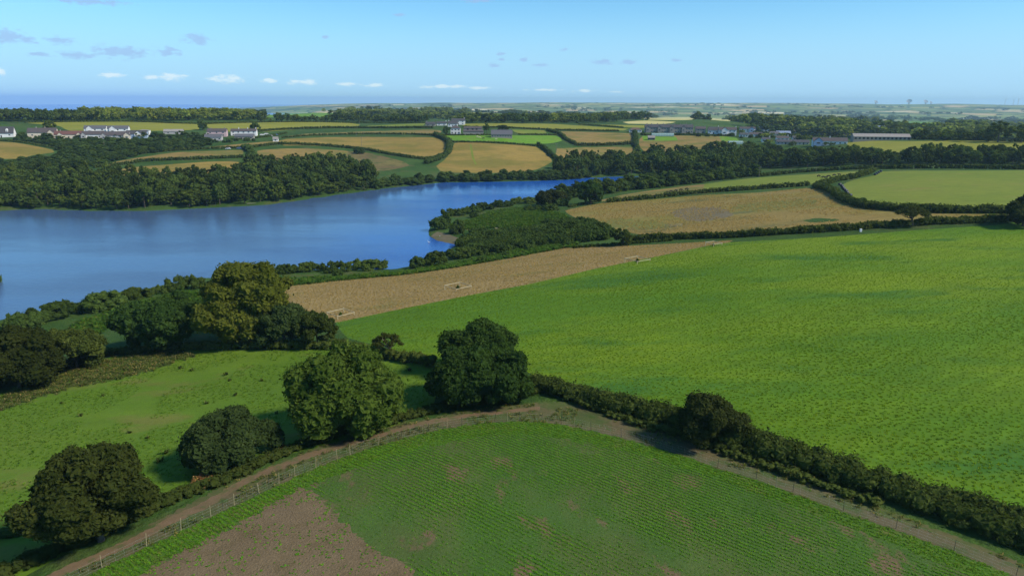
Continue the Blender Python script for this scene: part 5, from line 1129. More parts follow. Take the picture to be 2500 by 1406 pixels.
def hip_roof(b, x0, x1, y0, y1, z0, zr, ov=0.35):
    x0 -= ov; x1 += ov; y0 -= ov; y1 += ov; ym = (y0 + y1) / 2; i = min((x1 - x0) * .42, (y1 - y0) / 2)
    b.add([(x0, y0, z0), (x1, y0, z0), (x1, y1, z0), (x0, y1, z0), (x0 + i, ym, zr), (x1 - i, ym, zr)], [(0, 3, 2, 1), (0, 1, 5, 4), (2, 3, 4, 5), (3, 0, 4), (1, 2, 5)])
def house(x0, x1, top, base, wall, roof, label, storeys=1, depth=7.0, yaw=0.0, hip=False, chim=(0.15, 0.85), gable_front=None, dormers=0, wins=3, group=None, cat='house', name='house', wallfrac=None, front_gable_mat=None, door=True):
    P = g1((x0 + x1) / 2, base); d = np.linalg.norm(P - [0, 0, CAM_H]); w = (x1 - x0) * d / FPX; H = (base - top) * d / FPX
    H = max(H, 4.2 if storeys == 1 else 6.2); wf = wallfrac or (0.56 if storeys == 1 else 0.68); hw = H * wf
    hd = P[:2] / np.linalg.norm(P[:2])
    root = tag(empty(name, (P[0] + hd[0] * depth / 2, P[1] + hd[1] * depth / 2, P[2]), yaw - math.atan2(P[0], P[1]) * 0.5), label, cat, group)
    X0, X1, Y0, Y1 = -w / 2, w / 2, -depth / 2, depth / 2
    b = MB(); b.box(X0, X1, Y0, Y1, -2.0, hw)
    if not hip: gable_prism(b, X0, X1, Y0, Y1, hw, H - 0.02)
    b.build('wall', M[wall], root)
    b = MB(); (hip_roof if hip else gable_roof)(b, X0, X1, Y0, Y1, hw, H); ro = b.build('roof', M[roof], root)
    for c in chim:
        cb = MB(); cx = X0 + c * w; cb.box(cx - .35, cx + .35, -.3, .3, H - .6, H + 0.9); cb.box(cx - .42, cx + .42, -.37, .37, H + .9, H + 1.02); cb.bar((cx, 0, H + 1.0), (cx, 0, H + 1.4), .12)
        cb.build('chimney', M[wall if wall in ('granite', 'white_render', 'grey_render') else 'granite'], ro)
    sh = hw / storeys
    for s_ in range(storeys):
        for i in range(wins):
            wx = X0 + (i + .5) * w / wins
            if s_ == 0 and door and i == wins // 2:
                db = MB(); db.box(wx - .5, wx + .5, Y0 - .06, Y0 + .02, -0.1, 2.0); db.build('door', M['dark_opening'], root); continue
            window(root, wx, Y0 - 0.02, s_ * sh + sh * 0.55, min(1.5, w / wins * .55), min(1.15, sh * .45))
    for i in range(dormers):
        wx = X0 + (i + .5) * w / dormers; dz = hw + (H - hw) * 0.5
        db = MB(); db.box(wx - .9, wx + .9, Y0 + depth * .06, 0, hw - .2, dz + .4); gable_prism(db, wx - .9, wx + .9, Y0 + depth * .06, 0, dz + .4, dz + 1.15, 'y'); dm = db.build('dormer', M['white_render'], root)
        window(dm, wx, Y0 + depth * .06 - .02, (hw + dz) / 2 + .2, 1.1, .9)
    if gable_front is not None:
        for (c, gw, mt) in gable_front:
            gx = X0 + c * w; gd = 1.6; gb = MB(); hh = hw * 0.98; gr = min(H - hh - .1, gw * .45)
            gb.box(gx - gw / 2, gx + gw / 2, Y0 - gd, Y0 + .5, -2.0, hh); gable_prism(gb, gx - gw / 2, gx + gw / 2, Y0 - gd, Y0 + depth * .3, hh, hh + gr, 'y')
            go_ = gb.build('gable_wing', M[mt], root)
            rb = MB(); k2 = gr / (gw / 2)
            slab(rb, (gx - gw / 2 - .25, Y0 - gd - .2, hh - .25 * k2), (gx - gw / 2 - .25, Y0 + depth * .3, hh - .25 * k2), (gx, Y0 + depth * .3, hh + gr), (gx, Y0 - gd - .2, hh + gr), .12)
            slab(rb, (gx + gw / 2 + .25, Y0 - gd - .2, hh - .25 * k2), (gx + gw / 2 + .25, Y0 + depth * .3, hh - .25 * k2), (gx, Y0 + depth * .3, hh + gr), (gx, Y0 - gd - .2, hh + gr), .125)
            rb.build('roof', M[roof], go_); window(go_, gx, Y0 - gd - .02, hh * .55, gw * .4, min(1.2, hh * .4))
    return root
house(-14, 28, 316, 336, 'white_render', 'slate', 'white bungalow with grey roof and two dormers at the left edge', dormers=2, wallfrac=.42, chim=(.2,))
house(82, 132, 318, 337, 'cream_render', 'slate_purple', 'bungalow with long dark purple roof and a cream gable on its right', gable_front=[(.82, 5.0, 'cream_render')], chim=(.3, .6))
house(146, 197, 324, 339, 'cream_render', 'tile_red', 'cream bungalow with reddish-brown roof and two small front gables', gable_front=[(.22, 4, 'cream_render'), (.88, 4, 'cream_render')], chim=(.2,))
house(216, 256, 311, 328, 'white_render', 'slate_pale', 'left one of two tall white houses with a gable dormer on the ridge', 2, gable_front=[(.27, 5.5, 'white_render')], chim=(), wins=3)
house(210, 249, 324, 339, 'white_render', 'slate_purple', 'white bungalow in front of the left tall white house', chim=(.12,), gable_front=[(.1, 4, 'grey_render')])
house(272, 311, 311, 328, 'white_render', 'slate_pale', 'right one of two tall white houses with a gable dormer on the ridge', 2, gable_front=[(.27, 5.5, 'white_render')], chim=())
house(260, 311, 325, 341, 'grey_render', 'slate_purple', 'long grey-walled bungalow in front of the right tall white house', chim=(), gable_front=[(.08, 4, 'grey_render'), (.93, 5, 'cream_render')], wins=5)
house(317, 356, 322, 338, 'blue_render', 'slate', 'bungalow with a bright white front gable right of the grey-walled one', chim=(), gable_front=[(.6, 6, 'white_render')])
house(342, 364, 319, 330, 'white_render', 'sheet_roof', 'small white flat-looking house behind the white gable bungalow', hip=True, chim=(), wallfrac=.85, wins=2)
house(406, 444, 318, 328, 'grey_render', 'sheet_roof', 'grey shed roof half hidden by trees left of the pink house', chim=(), cat='shed', name='shed', wins=2)
house(512, 552, 317, 334, 'pink_render', 'slate_purple', 'pink two-storey house with purple roof', 2, chim=(.2, .9), wins=3)
house(505, 540, 330, 344, 'grey_render', 'slate_pale', 'grey cottage in front of the pink house', chim=(.1,), wins=4)
house(570, 624, 317, 332, 'white_render', 'slate_purple', 'long white farmhouse with purple-grey roof and chimneys', 2, chim=(.3, .65, .97), wins=5)
house(578, 618, 329, 341, 'granite', 'slate_pale', 'low stone outbuilding in front of the long white farmhouse', chim=(), wins=4, cat='outbuilding', name='outbuilding')
house(1040, 1063, 299, 309, 'granite', 'slate', 'small dark-roofed outhouse at the left of the farm', chim=(.1,), wins=2, cat='outbuilding', name='outbuilding')
house(1067, 1090, 298, 307, 'white_render', 'slate', 'white-gabled cottage at the back left of the farm', chim=(.95,), wins=2)
house(1103, 1135, 291, 305, 'white_render', 'slate', 'tall dark-roofed farmhouse with a white right gable', 2, chim=(.95,), wins=3)
house(1094, 1117, 297, 310, 'white_render', 'slate', 'white cottage in front of the tall farmhouse', chim=(.1,), wins=3)
house(1101, 1124, 308, 328, 'white_render', 'slate_purple', 'white two-storey farm cottage with hipped roof', 2, hip=True, chim=(), wins=3)
house(1577, 1687, 306, 325, 'granite', 'slate', 'long stone terrace with a slate roof and a row of chimneys', 2, chim=(.04, .14, .26, .38, .5, .62, .74, .86, .97), wins=18, depth=8, gable_front=[(.06, 4, 'granite'), (.3, 4, 'granite'), (.55, 4, 'granite'), (.8, 4, 'granite')])
house(1537, 1565, 313, 324, 'white_render', 'tile_brown', 'white bungalow with brown hipped roof left of the stone terrace', hip=True, chim=(), wins=4)
house(1698, 1720, 311, 326, 'granite', 'slate_purple', 'stone cottage just right of the terrace', 2, chim=(.98,), wins=2)
house(1729, 1752, 312, 328, 'white_render', 'slate', 'white cottage with a bright right gable, second right of the terrace', chim=(.97,), wins=3)
house(1756, 1794, 313, 331, 'white_render', 'slate_purple', 'white house with a pale front extension, third right of the terrace', 2, chim=(.98,), wins=4, gable_front=[(.3, 6, 'white_render')])
house(1807, 1840, 312, 324, 'white_render', 'slate_purple', 'white house with a blue front gable in the village', 2, chim=(), gable_front=[(.75, 5, 'blue_render')], wins=3)
house(1842, 1864, 313, 325, 'white_render', 'slate', 'white house with a ridge chimney behind the village gardens', 2, chim=(.5,), wins=2)
house(1830, 1858, 325, 334, 'white_render', 'slate_purple', 'low purple-roofed bungalow below the blue-gabled house', chim=(), wins=3)
house(1874, 1899, 323, 334, 'cream_render', 'slate_pale', 'cream bungalow left of the pale blue-roofed house', chim=(), wins=3)
house(1896, 1926, 322, 335, 'white_render', 'sheet_blue', 'house with a shining pale blue roof in the village centre', chim=(), wins=3)
house(1931, 1958, 317, 332, 'grey_render', 'slate', 'dark-roofed house with a white gable top in the village', 2, chim=(), wins=3)
house(1955, 1978, 316, 331, 'white_render', 'tile_brown', 'brown-roofed house with a tall white right gable', 2, chim=(.97,), wins=2)
house(1896, 1922, 334, 344, 'white_render', 'slate_purple', 'cottage with a white right gable below the blue-roofed house', chim=(.95,), wins=3)
house(1897, 1935, 343, 353, 'grey_render', 'slate', 'long grey bungalow at the lower edge of the village', chim=(.3, .95), wins=5)
house(1939, 1971, 345, 354, 'cream_render', 'slate', 'dark-roofed bungalow behind the tall dark trees', chim=(), wins=4)
house(1989, 2059, 339, 355, 'white_render', 'slate_purple', 'long white bungalow with a grey-brown roof at the end of the village', chim=(.5,), wins=7, gable_front=[(.15, 7, 'blue_render')])
house(2060, 2076, 327, 334, 'grey_render', 'sheet_roof', 'small shed between the village and the barns', chim=(), wins=2, cat='shed', name='shed')
for (x0_, x1_, t_, b_), rf_, lb_ in (((1806, 1824, 326, 335), 'slate', 'small white cottage below the blue-gabled village house'), ((1866, 1884, 313, 322), 'slate_pale', 'small white cottage at the top edge of the village'),
        ((1900, 1918, 311, 320), 'slate_purple', 'small white cottage behind the pale blue-roofed house'), ((1935, 1953, 334, 343), 'slate', 'small white cottage in the gardens above the dark-roofed bungalow'),
        ((1980, 1999, 326, 335), 'slate_purple', 'small white cottage right of the brown-roofed house'), ((1860, 1878, 338, 347), 'slate', 'small white cottage at the lower left of the village'),
        ((2008, 2026, 328, 336), 'slate_pale', 'small white cottage above the long white bungalow')):
    house(x0_, x1_, t_, b_, 'white_render', rf_, lb_, 1, depth=6, chim=(.9,), wins=3, wallfrac=.6)
# farm sheds and barns
def lean_barn(x0, x1, top, base, label, wall, roof, openings, depth=10, upper=True):
    P = g1((x0 + x1) / 2, base); d = np.linalg.norm(P - [0, 0, CAM_H]); w = (x1 - x0) * d / FPX; H = (base - top) * d / FPX
    hd = P[:2] / np.linalg.norm(P[:2]); root = tag(empty('barn', (P[0] + hd[0] * depth / 2, P[1] + hd[1] * depth / 2, P[2]), -math.atan2(P[0], P[1]) * .5), label, 'barn')
    b = MB(); b.box(-w / 2, w / 2, -depth / 2, -depth / 2 + 3.6, -2, H * .42); b.box(-w / 2 + .5, w / 2 - 1.5, -depth / 2 + 3.5, depth / 2, -2, H * .80); gable_prism(b, -w / 2 + .5, w / 2 - 1.5, -depth / 2 + 3.5, depth / 2, H * .8, H); b.build('wall', M[wall], root)
    b = MB(); gable_roof(b, -w / 2 + .5, w / 2 - 1.5, -depth / 2 + 3.5, depth / 2, H * .8, H); slab(b, (-w / 2 - .2, -depth / 2 - .3, H * .41), (w / 2 + .2, -depth / 2 - .3, H * .41), (w / 2 + .2, -depth / 2 + 3.5, H * .60), (-w / 2 - .2, -depth / 2 + 3.5, H * .60), .12); b.build('roof', M[roof], root)
    for o_ in openings:
        ob = MB(); cx = -w / 2 + o_ * w; ob.box(cx - .9, cx + .9, -depth / 2 + 3.5 - .06, -depth / 2 + 3.52, H * .62, H * .76); ob.build('opening', M['dark_opening'], root)
lean_barn(1132, 1180, 311, 330, 'long stone farm shed with three dark openings under its purple roof', 'granite', 'slate_purple', (.22, .46, .66))
house(1200, 1250, 319, 337, 'granite', 'slate_pale', 'low stone barn with a broad grey roof and many openings', chim=(), wins=8, depth=9, wallfrac=.45, cat='barn', name='barn', door=False)
def long_barn():
    P = g1(2156, 343); d = np.linalg.norm(P - [0, 0, CAM_H]); w = 112 * d / FPX; H = 13 * d / FPX
    root = tag(empty('barn', (P[0], P[1] + 5, P[2]), R(-10)), 'long low barn with a pale sheet roof and white gable end', 'barn')
    b = MB(); b.box(-w / 2, w / 2, -4.5, 4.5, -2, H * .55); gable_prism(b, -w / 2, w / 2, -4.5, 4.5, H * .55, H); b.build('wall', M['granite'], root)
    b = MB(); gable_roof(b, -w / 2, w / 2 - .2, -4.5, 4.5, H * .55, H); b.build('roof', M['sheet_roof'], root)
    b = MB(); b.box(w / 2, w / 2 + .12, -4.6, 4.6, -1, H * .55); gable_prism(b, w / 2 + .11, w / 2 + .12, -4.6, 4.6, H * .55, H + .05); b.build('gable_end', M['white_render'], root)
    b = MB(); b.box(w / 2 + .12, w / 2 + .16, -1, 1, 0, 2.6); b.build('door', M['dark_opening'], root)
    for i in range(14):
        ob = MB(); cx = -w / 2 + (i + .5) * w / 14; ob.box(cx - .8, cx + .8, -4.56, -4.48, .8, H * .45); ob.build('opening', M['dark_opening'], root)
long_barn()
house(2123, 2156, 312, 333, 'tile_red', 'sheet_blue', 'barn with a steep blue-grey roof and rusty walls behind the long barn', 2, depth=14, chim=(), wins=3, cat='barn', name='barn', wallfrac=.45)
def tunnel(x0, x1, top, base, label, mat='net'):
    P = g1((x0 + x1) / 2, base); d = np.linalg.norm(P - [0, 0, CAM_H]); w = (x1 - x0) * d / FPX; h = max(2.2, (base - top) * d / FPX)
    root = tag(empty('net_tunnel', P), label, 'tunnel'); n = 9; V = []; Q = []
    for i in range(2):
        for k_ in range(n):
            a_ = math.pi * k_ / (n - 1); V.append((-w / 2 + i * w, -math.cos(a_) * 2.6, math.sin(a_) ** .7 * h))
    Q = [(k_, n + k_, n + k_ + 1, k_ + 1) for k_ in range(n - 1)]
    b = MB(); b.add(V, Q + [tuple(range(n - 1, -1, -1)), tuple(range(n, 2 * n))]); b.build('cover', M[mat], root)
    for i in range(9):
        b = MB(); x = -w / 2 + i * w / 8
        for k_ in range(n - 1):
            p, q = V[k_], V[k_ + 1]; b.bar((x, p[1] * 1.02, p[2] * 1.02), (x, q[1] * 1.02, q[2] * 1.02), .05, n=4)
        b.build('hoop', M['window_frame'], root)
tunnel(1592, 1643, 326, 333, 'long blue-green netting tunnel below the stone terrace'); tunnel(1779, 1811, 345, 352, 'short blue-green netting tunnel beside the bright green plot')
house(1582, 1598, 336, 342, 'slate_pale', 'sheet_roof', 'small pale shed above the slim dark tree', depth=3, chim=(), wins=2, cat='shed', name='shed')
house(668, 679, 339, 346, 'white_render', 'sheet_roof', 'tiny pale field shelter at the end of the thin dry strip', depth=3, chim=(), wins=1, cat='shelter', name='field_shelter', door=False)

# ------------------------------------------------------------------ vehicles far off
pm('car_dark', (0.03, 0.035, 0.05), scale=1, rough=0.3); pm('car_blue', (0.12, 0.20, 0.34), scale=1, rough=0.3); pm('car_white', (0.7, 0.7, 0.7), scale=1, rough=0.3); pm('tyre', (0.02, 0.02, 0.02), scale=4)
def car(u, v, mat, yaw, label, kx=1.0, kz=1.0):
    root = tag(empty('parked_car', g1(u, v), yaw), label, 'car')
    b = MB(); pr = [(-2.1, .35), (-2.1, .85), (-1.5, .95), (-.9, 1.42), (.9, 1.42), (1.5, .92), (2.1, .8), (2.1, .35)]
    vs = [(x * kx, -.85, z * kz) for x, z in pr] + [(x * kx, .85, z * kz) for x, z in pr]; n = len(pr)
    b.add(vs, [tuple(range(n - 1, -1, -1)), tuple(range(n, 2 * n))] + [(i, (i + 1) % n, n + (i + 1) % n, n + i) for i in range(n)]); b.build('body', M[mat], root)
    b = MB(); b.box(-.95 * kx, .95 * kx, -.87, .87, .98 * kz, 1.32 * kz); b.build('windows', M['glass'], root)
    for x in (-1.3, 1.3):
        for y in (-.8, .8):
            b = MB(); b.bar((x * kx, y - .1, .32), (x * kx, y + .1, .32), .32, n=12); b.build('wheel', M['tyre'], root)
car(584, 364, 'car_blue', .3, 'light blue car parked beside the dark van on the dry strip'); car(594, 361, 'car_dark', .1, 'dark van parked at the end of the upper dry strip', 1.35, 1.6)
car(557, 365, 'car_white', .1, 'small pale car left of the blue one on the dry strip')
for u, v, mt, lab in ((640, 331, 'car_white', 'leftmost white car beside the white farmhouse'), (650, 329, 'car_white', 'white car behind the others beside the white farmhouse'), (660, 333, 'car_white', 'front white car beside the white farmhouse'), (674, 331, 'car_blue', 'pale blue car, rightmost beside the white farmhouse')):
    car(u, v, mt, .6, lab)

# ------------------------------------------------------------------ wrapped bales, cattle
bmm, bt = new_mat('black_wrap'); finish(bt, (0.035, 0.040, 0.050), 0.5, noise(bt, vec_obj(bt), 6.0), 0.3, 0.03, 0.3); M['wrap'] = bmm
def bale(u, v, yaw, label, group):
    b = MB(); n = 16; r_ = .68; vs = []
    for x, rr in ((-.6, r_ * .86), (-.52, r_), (.52, r_), (.6, r_ * .86)):
        for k_ in range(n):
            a_ = 6.2832 * k_ / n; vs.append((x, math.cos(a_) * rr, math.sin(a_) * rr * .94 + .62))
    fs = [(i * n + k_, i * n + (k_ + 1) % n, (i + 1) * n + (k_ + 1) % n, (i + 1) * n + k_) for i in range(3) for k_ in range(n)] + [tuple(range(n - 1, -1, -1)), tuple(range(3 * n, 4 * n))]
    b.add(vs, fs); o = b.build('wrapped_bale', M['wrap'], None, g1(u, v)); o.rotation_euler = (0, 0, yaw); return tag(o, label, 'bale', group)
ordn = ['top', 'second', 'third', 'fourth', 'fifth', 'sixth', 'lowest']
for i, (u, v) in enumerate([(2050, 453), (2055, 457), (2057.5, 461.5), (2060.5, 465), (2065, 469), (2068, 474), (2075.5, 480)]):
    bale(u, v, .4, '%s dark wrapped bale in the long row along the hedge' % ordn[i], 'long row of bales')
for i, (u, v) in enumerate([(2136, 428.5), (2140.5, 426), (2145, 423.5), (2150, 420.5)]):
    bale(u, v, .9, '%s of four shiny wrapped bales in the upper pasture corner' % ['lowest', 'second lowest', 'second highest', 'highest'][i], 'upper row of bales')
pm('black_hide', (0.022, 0.018, 0.016), (0.035, 0.028, 0.022), scale=3); pm('pale_hide', (0.55, 0.48, 0.36), (0.45, 0.38, 0.28), scale=3)
def cow_mesh(graze):
    me = bpy.data.meshes.new('cow'); hz = .55 if graze else 1.45
    V = [(0, 0, 1.05), (-.45, 0, 1.08), (-.85, 0, 1.1), (.4, 0, 1.08), (.75, 0, 1.15), (1.05, 0, 1.2 if not graze else .95), (1.3, 0, hz), (1.55, 0, hz - .12),
         (.62, .2, .72), (.62, .22, .38), (.62, .22, .03), (.62, -.2, .72), (.62, -.22, .38), (.62, -.22, .03), (-.72, .2, .72), (-.62, .22, .42), (-.7, .22, .03), (-.72, -.2, .72), (-.62, -.22, .42), (-.7, -.22, .03), (-1.02, 0, .95), (-1.06, 0, .5)]
    E = [(0, 1), (1, 2), (0, 3), (3, 4), (4, 5), (5, 6), (6, 7), (3, 8), (8, 9), (9, 10), (3, 11), (11, 12), (12, 13), (2, 14), (14, 15), (15, 16), (2, 17), (17, 18), (18, 19), (2, 20), (20, 21)]
    Rd = [.38, .37, .30, .36, .27, .17, .16, .1, .14, .08, .07, .14, .08, .07, .17, .08, .07, .17, .08, .07, .05, .03]
    me.from_pydata(V, E, []); o = bpy.data.objects.new('cow', me); COL.objects.link(o)
    sk = o.modifiers.new('skin', 'SKIN'); me.skin_vertices[0].data[0].use_root = True
    for i, r_ in enumerate(Rd): me.skin_vertices[0].data[i].radius = (r_ * .8, r_)
    o.modifiers.new('sub', 'SUBSURF').levels = 1
    dg = bpy.context.evaluated_depsgraph_get(); mm = bpy.data.meshes.new_from_object(o.evaluated_get(dg)); bpy.data.objects.remove(o)
    return mm
CG, CS = cow_mesh(True), cow_mesh(False)
def cow(u, v, yaw, graze, mat, label, group):
    me = (CG if graze else CS).copy(); me.materials.clear(); me.materials.append(M[mat])
    o = link('cow', me, None, g1(u, v)); o.rotation_euler = (0, 0, yaw); tag(o, label, 'cow', group)
for u, v, y_, gz, lab in ((1998, 433, .2, True, 'lone black cow, leftmost of the herd in the cattle pasture'), (2010, 436, 3.0, True, 'black cow at the left end of the tight group of cattle'), (2017, 436.5, .3, False, 'black cow in the middle of the tight group of cattle'),
                          (2023, 434, 2.6, True, 'black cow at the right end of the tight group of cattle'), (2036, 431, .1, True, 'black cow, second from the right in the cattle pasture'), (2049, 430, 3.3, False, 'black cow, rightmost of the herd beside the hedge')):
    cow(u, v, y_, gz, 'black_hide', lab, 'cattle in the pasture')
for u, v, lab in ((1628, 473, 'leftmost dark cow in the line along the dry slope'), (1638, 471, 'second dark cow in the line along the dry slope'), (1650, 469, 'middle dark cow in the line along the dry slope'), (1662, 467, 'fourth dark cow in the line along the dry slope'), (1676, 465, 'rightmost dark cow in the line along the dry slope')):
    cow(u, v, .2, True, 'black_hide', lab, 'cattle along the dry slope')
for u, v, mt, lab in ((1165, 336, 'pale_hide', 'pale animal, leftmost in the farm paddock'), (1171, 338, 'pale_hide', 'second pale animal in the farm paddock'), (1180, 340, 'black_hide', 'dark animal in the middle of the farm paddock'), (1211, 342, 'pale_hide', 'pale animal on its own at the right of the farm paddock')):
    cow(u, v, .4, True, mt, lab, 'animals in the farm paddock')

# ------------------------------------------------------------------ netting fence round the seedling field
pm('pale_wood', (0.34, 0.30, 0.16), (0.26, 0.22, 0.12), scale=6); pm('dark_plastic', (0.035, 0.04, 0.035), scale=6); pm('new_rail', (0.46, 0.41, 0.26), (0.36, 0.31, 0.19), scale=6)
nmm, nt = new_mat('netting'); finish(nt, (0.42, 0.50, 0.45), 0.7); M['netting'] = nmm
ST = [(150,1436,0),(249,1385,1),(358,1333,1),(442,1295,1),(515,1261,1),(545,1246,0),(572,1233,1),(603,1219,0),(633,1205,1),(657,1192,0),(681,1180,1),(720,1163,1),(745,1153,0),(771,1142,1),(823,1120,1),(855,1110,1),(881,1097,0),(924,1086,1),(981,1069,0),(1045,1053,0),(1092,1044,1),(1128,1038,0),(1208,1029,0),(1239,1029,1),(1269,1026.5,0),(1323,1029,0),(1370,1035,0),(1401,1040,1),(1443,1050,0),(1517,1066,0),(1591,1088,0),(1670,1111,0),(1752,1141,0),(1846,1168,0),(1894,1190,1),(1936,1200,0),(2059,1246,0),(2187,1290,0),(2329,1343,0),(2480,1406,0)]
SP = ground([s[0] for s in ST], [s[1] for s in ST])
fence = tag(empty('netting_fence', SP[20]), 'light netting fence on thin stakes curving round the seedling field', 'fence')
org = Vector(SP[20]); random.seed(3)
def stake_mesh(nm, r_, h, mat):
    b = MB(); b.bar((0, 0, -.2), (0, 0, h), r_, r_ * .85, 6); b.bar((0, 0, h), (0, 0, h + .06), r_ * .85, r_ * .2, 6); return b.mesh(nm, M[mat])
sm = [stake_mesh('stake', .022, 1.12, 'dark_plastic'), stake_mesh('stake', .032, 1.3, 'pale_wood')]
for p, (u, v, k_) in zip(SP, ST):
    o = link('stake', sm[k_], fence, Vector(p) - org); o.rotation_euler = (random.uniform(-.08, .08), random.uniform(-.08, .08), random.random())
NP = np.vstack([SP[i] + (SP[i + 1] - SP[i]) * t_ for i in range(len(SP) - 1) for t_ in np.linspace(0, 1, max(2, int(np.linalg.norm(SP[i + 1] - SP[i]) / .35)), endpoint=False)] + [SP[-1]])
NP[:, 2] = hgt(NP[:, 0], NP[:, 1]); NL = NP - np.array(org)
Vn = []; Fn = []
def strip(P0, P1, w_):
    d = P1 - P0; d = d / (np.linalg.norm(d) + 1e-9); n1 = np.cross(d, [0, 0, 1]) if abs(d[2]) < .9 else np.array([1.0, 0, 0]); n1 = n1 / (np.linalg.norm(n1) + 1e-9) * w_; n2 = np.cross(d, n1)
    b = len(Vn)
    for P_ in (P0, P1): Vn.extend([P_ + n1, P_ - n1 * .5 + n2 * .87, P_ - n1 * .5 - n2 * .87])
    Fn.extend([(b, b + 1, b + 4, b + 3), (b + 1, b + 2, b + 5, b + 4), (b + 2, b, b + 3, b + 5)])
for hh in (.10, .40, .70, 1.02):
    for i in range(0, len(NL) - 1): strip(NL[i] + [0, 0, hh], NL[i + 1] + [0, 0, hh], .003)
for i in range(0, len(NL), 2): strip(NL[i] + [0, 0, .05], NL[i] + [0, 0, 1.02], .0025)
link('netting', mesh_np('netting', np.array(Vn), np.array(Fn), [M['netting']]), fence)

# ------------------------------------------------------------------ rail enclosures round young trees in the dry strip
def rail_pen(u, v, yaw, label, s=1.0):
    P = g1(u, v); root = tag(empty('rail_enclosure', P, yaw), label, 'enclosure'); W_, D_, H_ = 2.4 * s, 2.4 * s, 1.1
    for x in (-W_, W_):
        for y in (-D_, D_):
            b = MB(); b.box(x - .06, x + .06, y - .06, y + .06, -.3, H_); b.build('post', M['new_rail'], root)
    for x, y, lx, ly in ((0, -D_, W_, 0), (0, D_, W_, 0), (-W_, 0, 0, D_), (W_, 0, 0, D_)):
        for z in (H_ - .15,):
            b = MB(); e = .10
            if lx: b.box(-lx - e, lx + e, y - .045 - .07, y + .045 - .07, z - .06, z + .06)
            else: b.box(x - .045 - .07, x + .045 - .07, -ly - e, ly + e, z - .062, z + .058)
            b.build('rail', M['new_rail'], root)
    o = link('sapling', BUSH[1], None, P); o.scale = (1.0 * s, 1.0 * s, 1.1 * s); tag(o, 'young tree inside the ' + ' '.join(label.replace('rail ', '').split(',')[0].split()[:9]), 'sapling')
rail_pen(1118, 706, .72, 'rail enclosure in the middle of the dry strip', 1.0); rail_pen(1556, 640, .6, 'rail enclosure at the far edge of the dry strip beside the crop'); rail_pen(832, 772, .8, 'rail enclosure at the near corner of the dry strip, partly behind the corner bush', .9)
rail_pen(1742, 600, .5, 'small rail pen where the dry strip meets the long hedge', .7)
b = MB(); b.box(-.28, .28, -.25, .25, 0, .8); b.box(-.32, .32, -.29, .29, .8, .88); tag(b.build('feed_bin', M['white_render'], None, g1(2101, 566)), 'small white bin standing against the long hedge of the crop', 'bin')
b = MB(); b.bar((-2.4, 0, .35), (2.2, .6, .55), .22, .12, 8); b.bar((.6, .1, .4), (1.3, -.7, .9), .1, .04, 6); tag(b.build('fallen_trunk', M['palebark'], None, g1(614, 499)), 'pale fallen trunk on the far left shore', 'log')
def rails(pts_, label):
    P = ground(*np.array(pts_, float).T); root = tag(empty('rail_fence', P[0]), label, 'fence')
    for i, p in enumerate(P):
        b = MB(); b.box(-.07, .07, -.07, .07, -.3, 1.2); b.build('post', M['new_rail'], root, Vector(p - P[0]))
        if i:
            b = MB(); a_ = Vector(P[i - 1] - P[0]); c_ = Vector(p - P[0])
            for z in (.5, 1.0): b.bar(a_ + Vector((0, 0, z)), c_ + Vector((0, 0, z)), .05, n=4)
            b.build('rail', M['new_rail'], root)
rails([(1624, 556), (1637, 555.5), (1650, 554.5), (1665, 552.5)], 'short pale rail fence at the near edge of the hay field')

# ------------------------------------------------------------------ poles
pm('pole_wood', (0.20, 0.17, 0.13), (0.13, 0.11, 0.085), scale=4)
def pole(u, v, h, label, arm=True):
    root = tag(empty('utility_pole', g1(u, v)), label, 'pole'); b = MB(); b.bar((0, 0, -.5), (0, 0, h), .15, .11, 8); b.build('shaft', M['pole_wood'], root)
    if arm:
        b = MB(); b.box(-1.1, 1.1, -.18, -.06, h - .5, h - .36); b.build('crossarm', M['pole_wood'], root)
        for x in (-.95, 0, .95):
            b = MB(); b.bar((x, -.12, h - .36), (x, -.12, h - .12), .05, .035, 6); b.build('insulator', M['white_render'], root)
pole(1853, 433, 6.5, 'wooden pole at the corner of the cattle pasture'); pole(883, 358, 9, 'wooden pole standing in the golden field'); pole(878, 310, 8, 'wooden pole on the ridge left of the farm', False)
pole(1358, 372, 7.5, 'wooden pole at the right corner of the golden field'); pole(255, 360, 5, 'wooden pole in the scrub below the bungalows', False); pole(1992, 421, 3.2, 'short pale pole with crossarm on the hedge above the cattle'); pole(870, 330, 8, 'wooden pole between the narrow strip and the golden field', False)

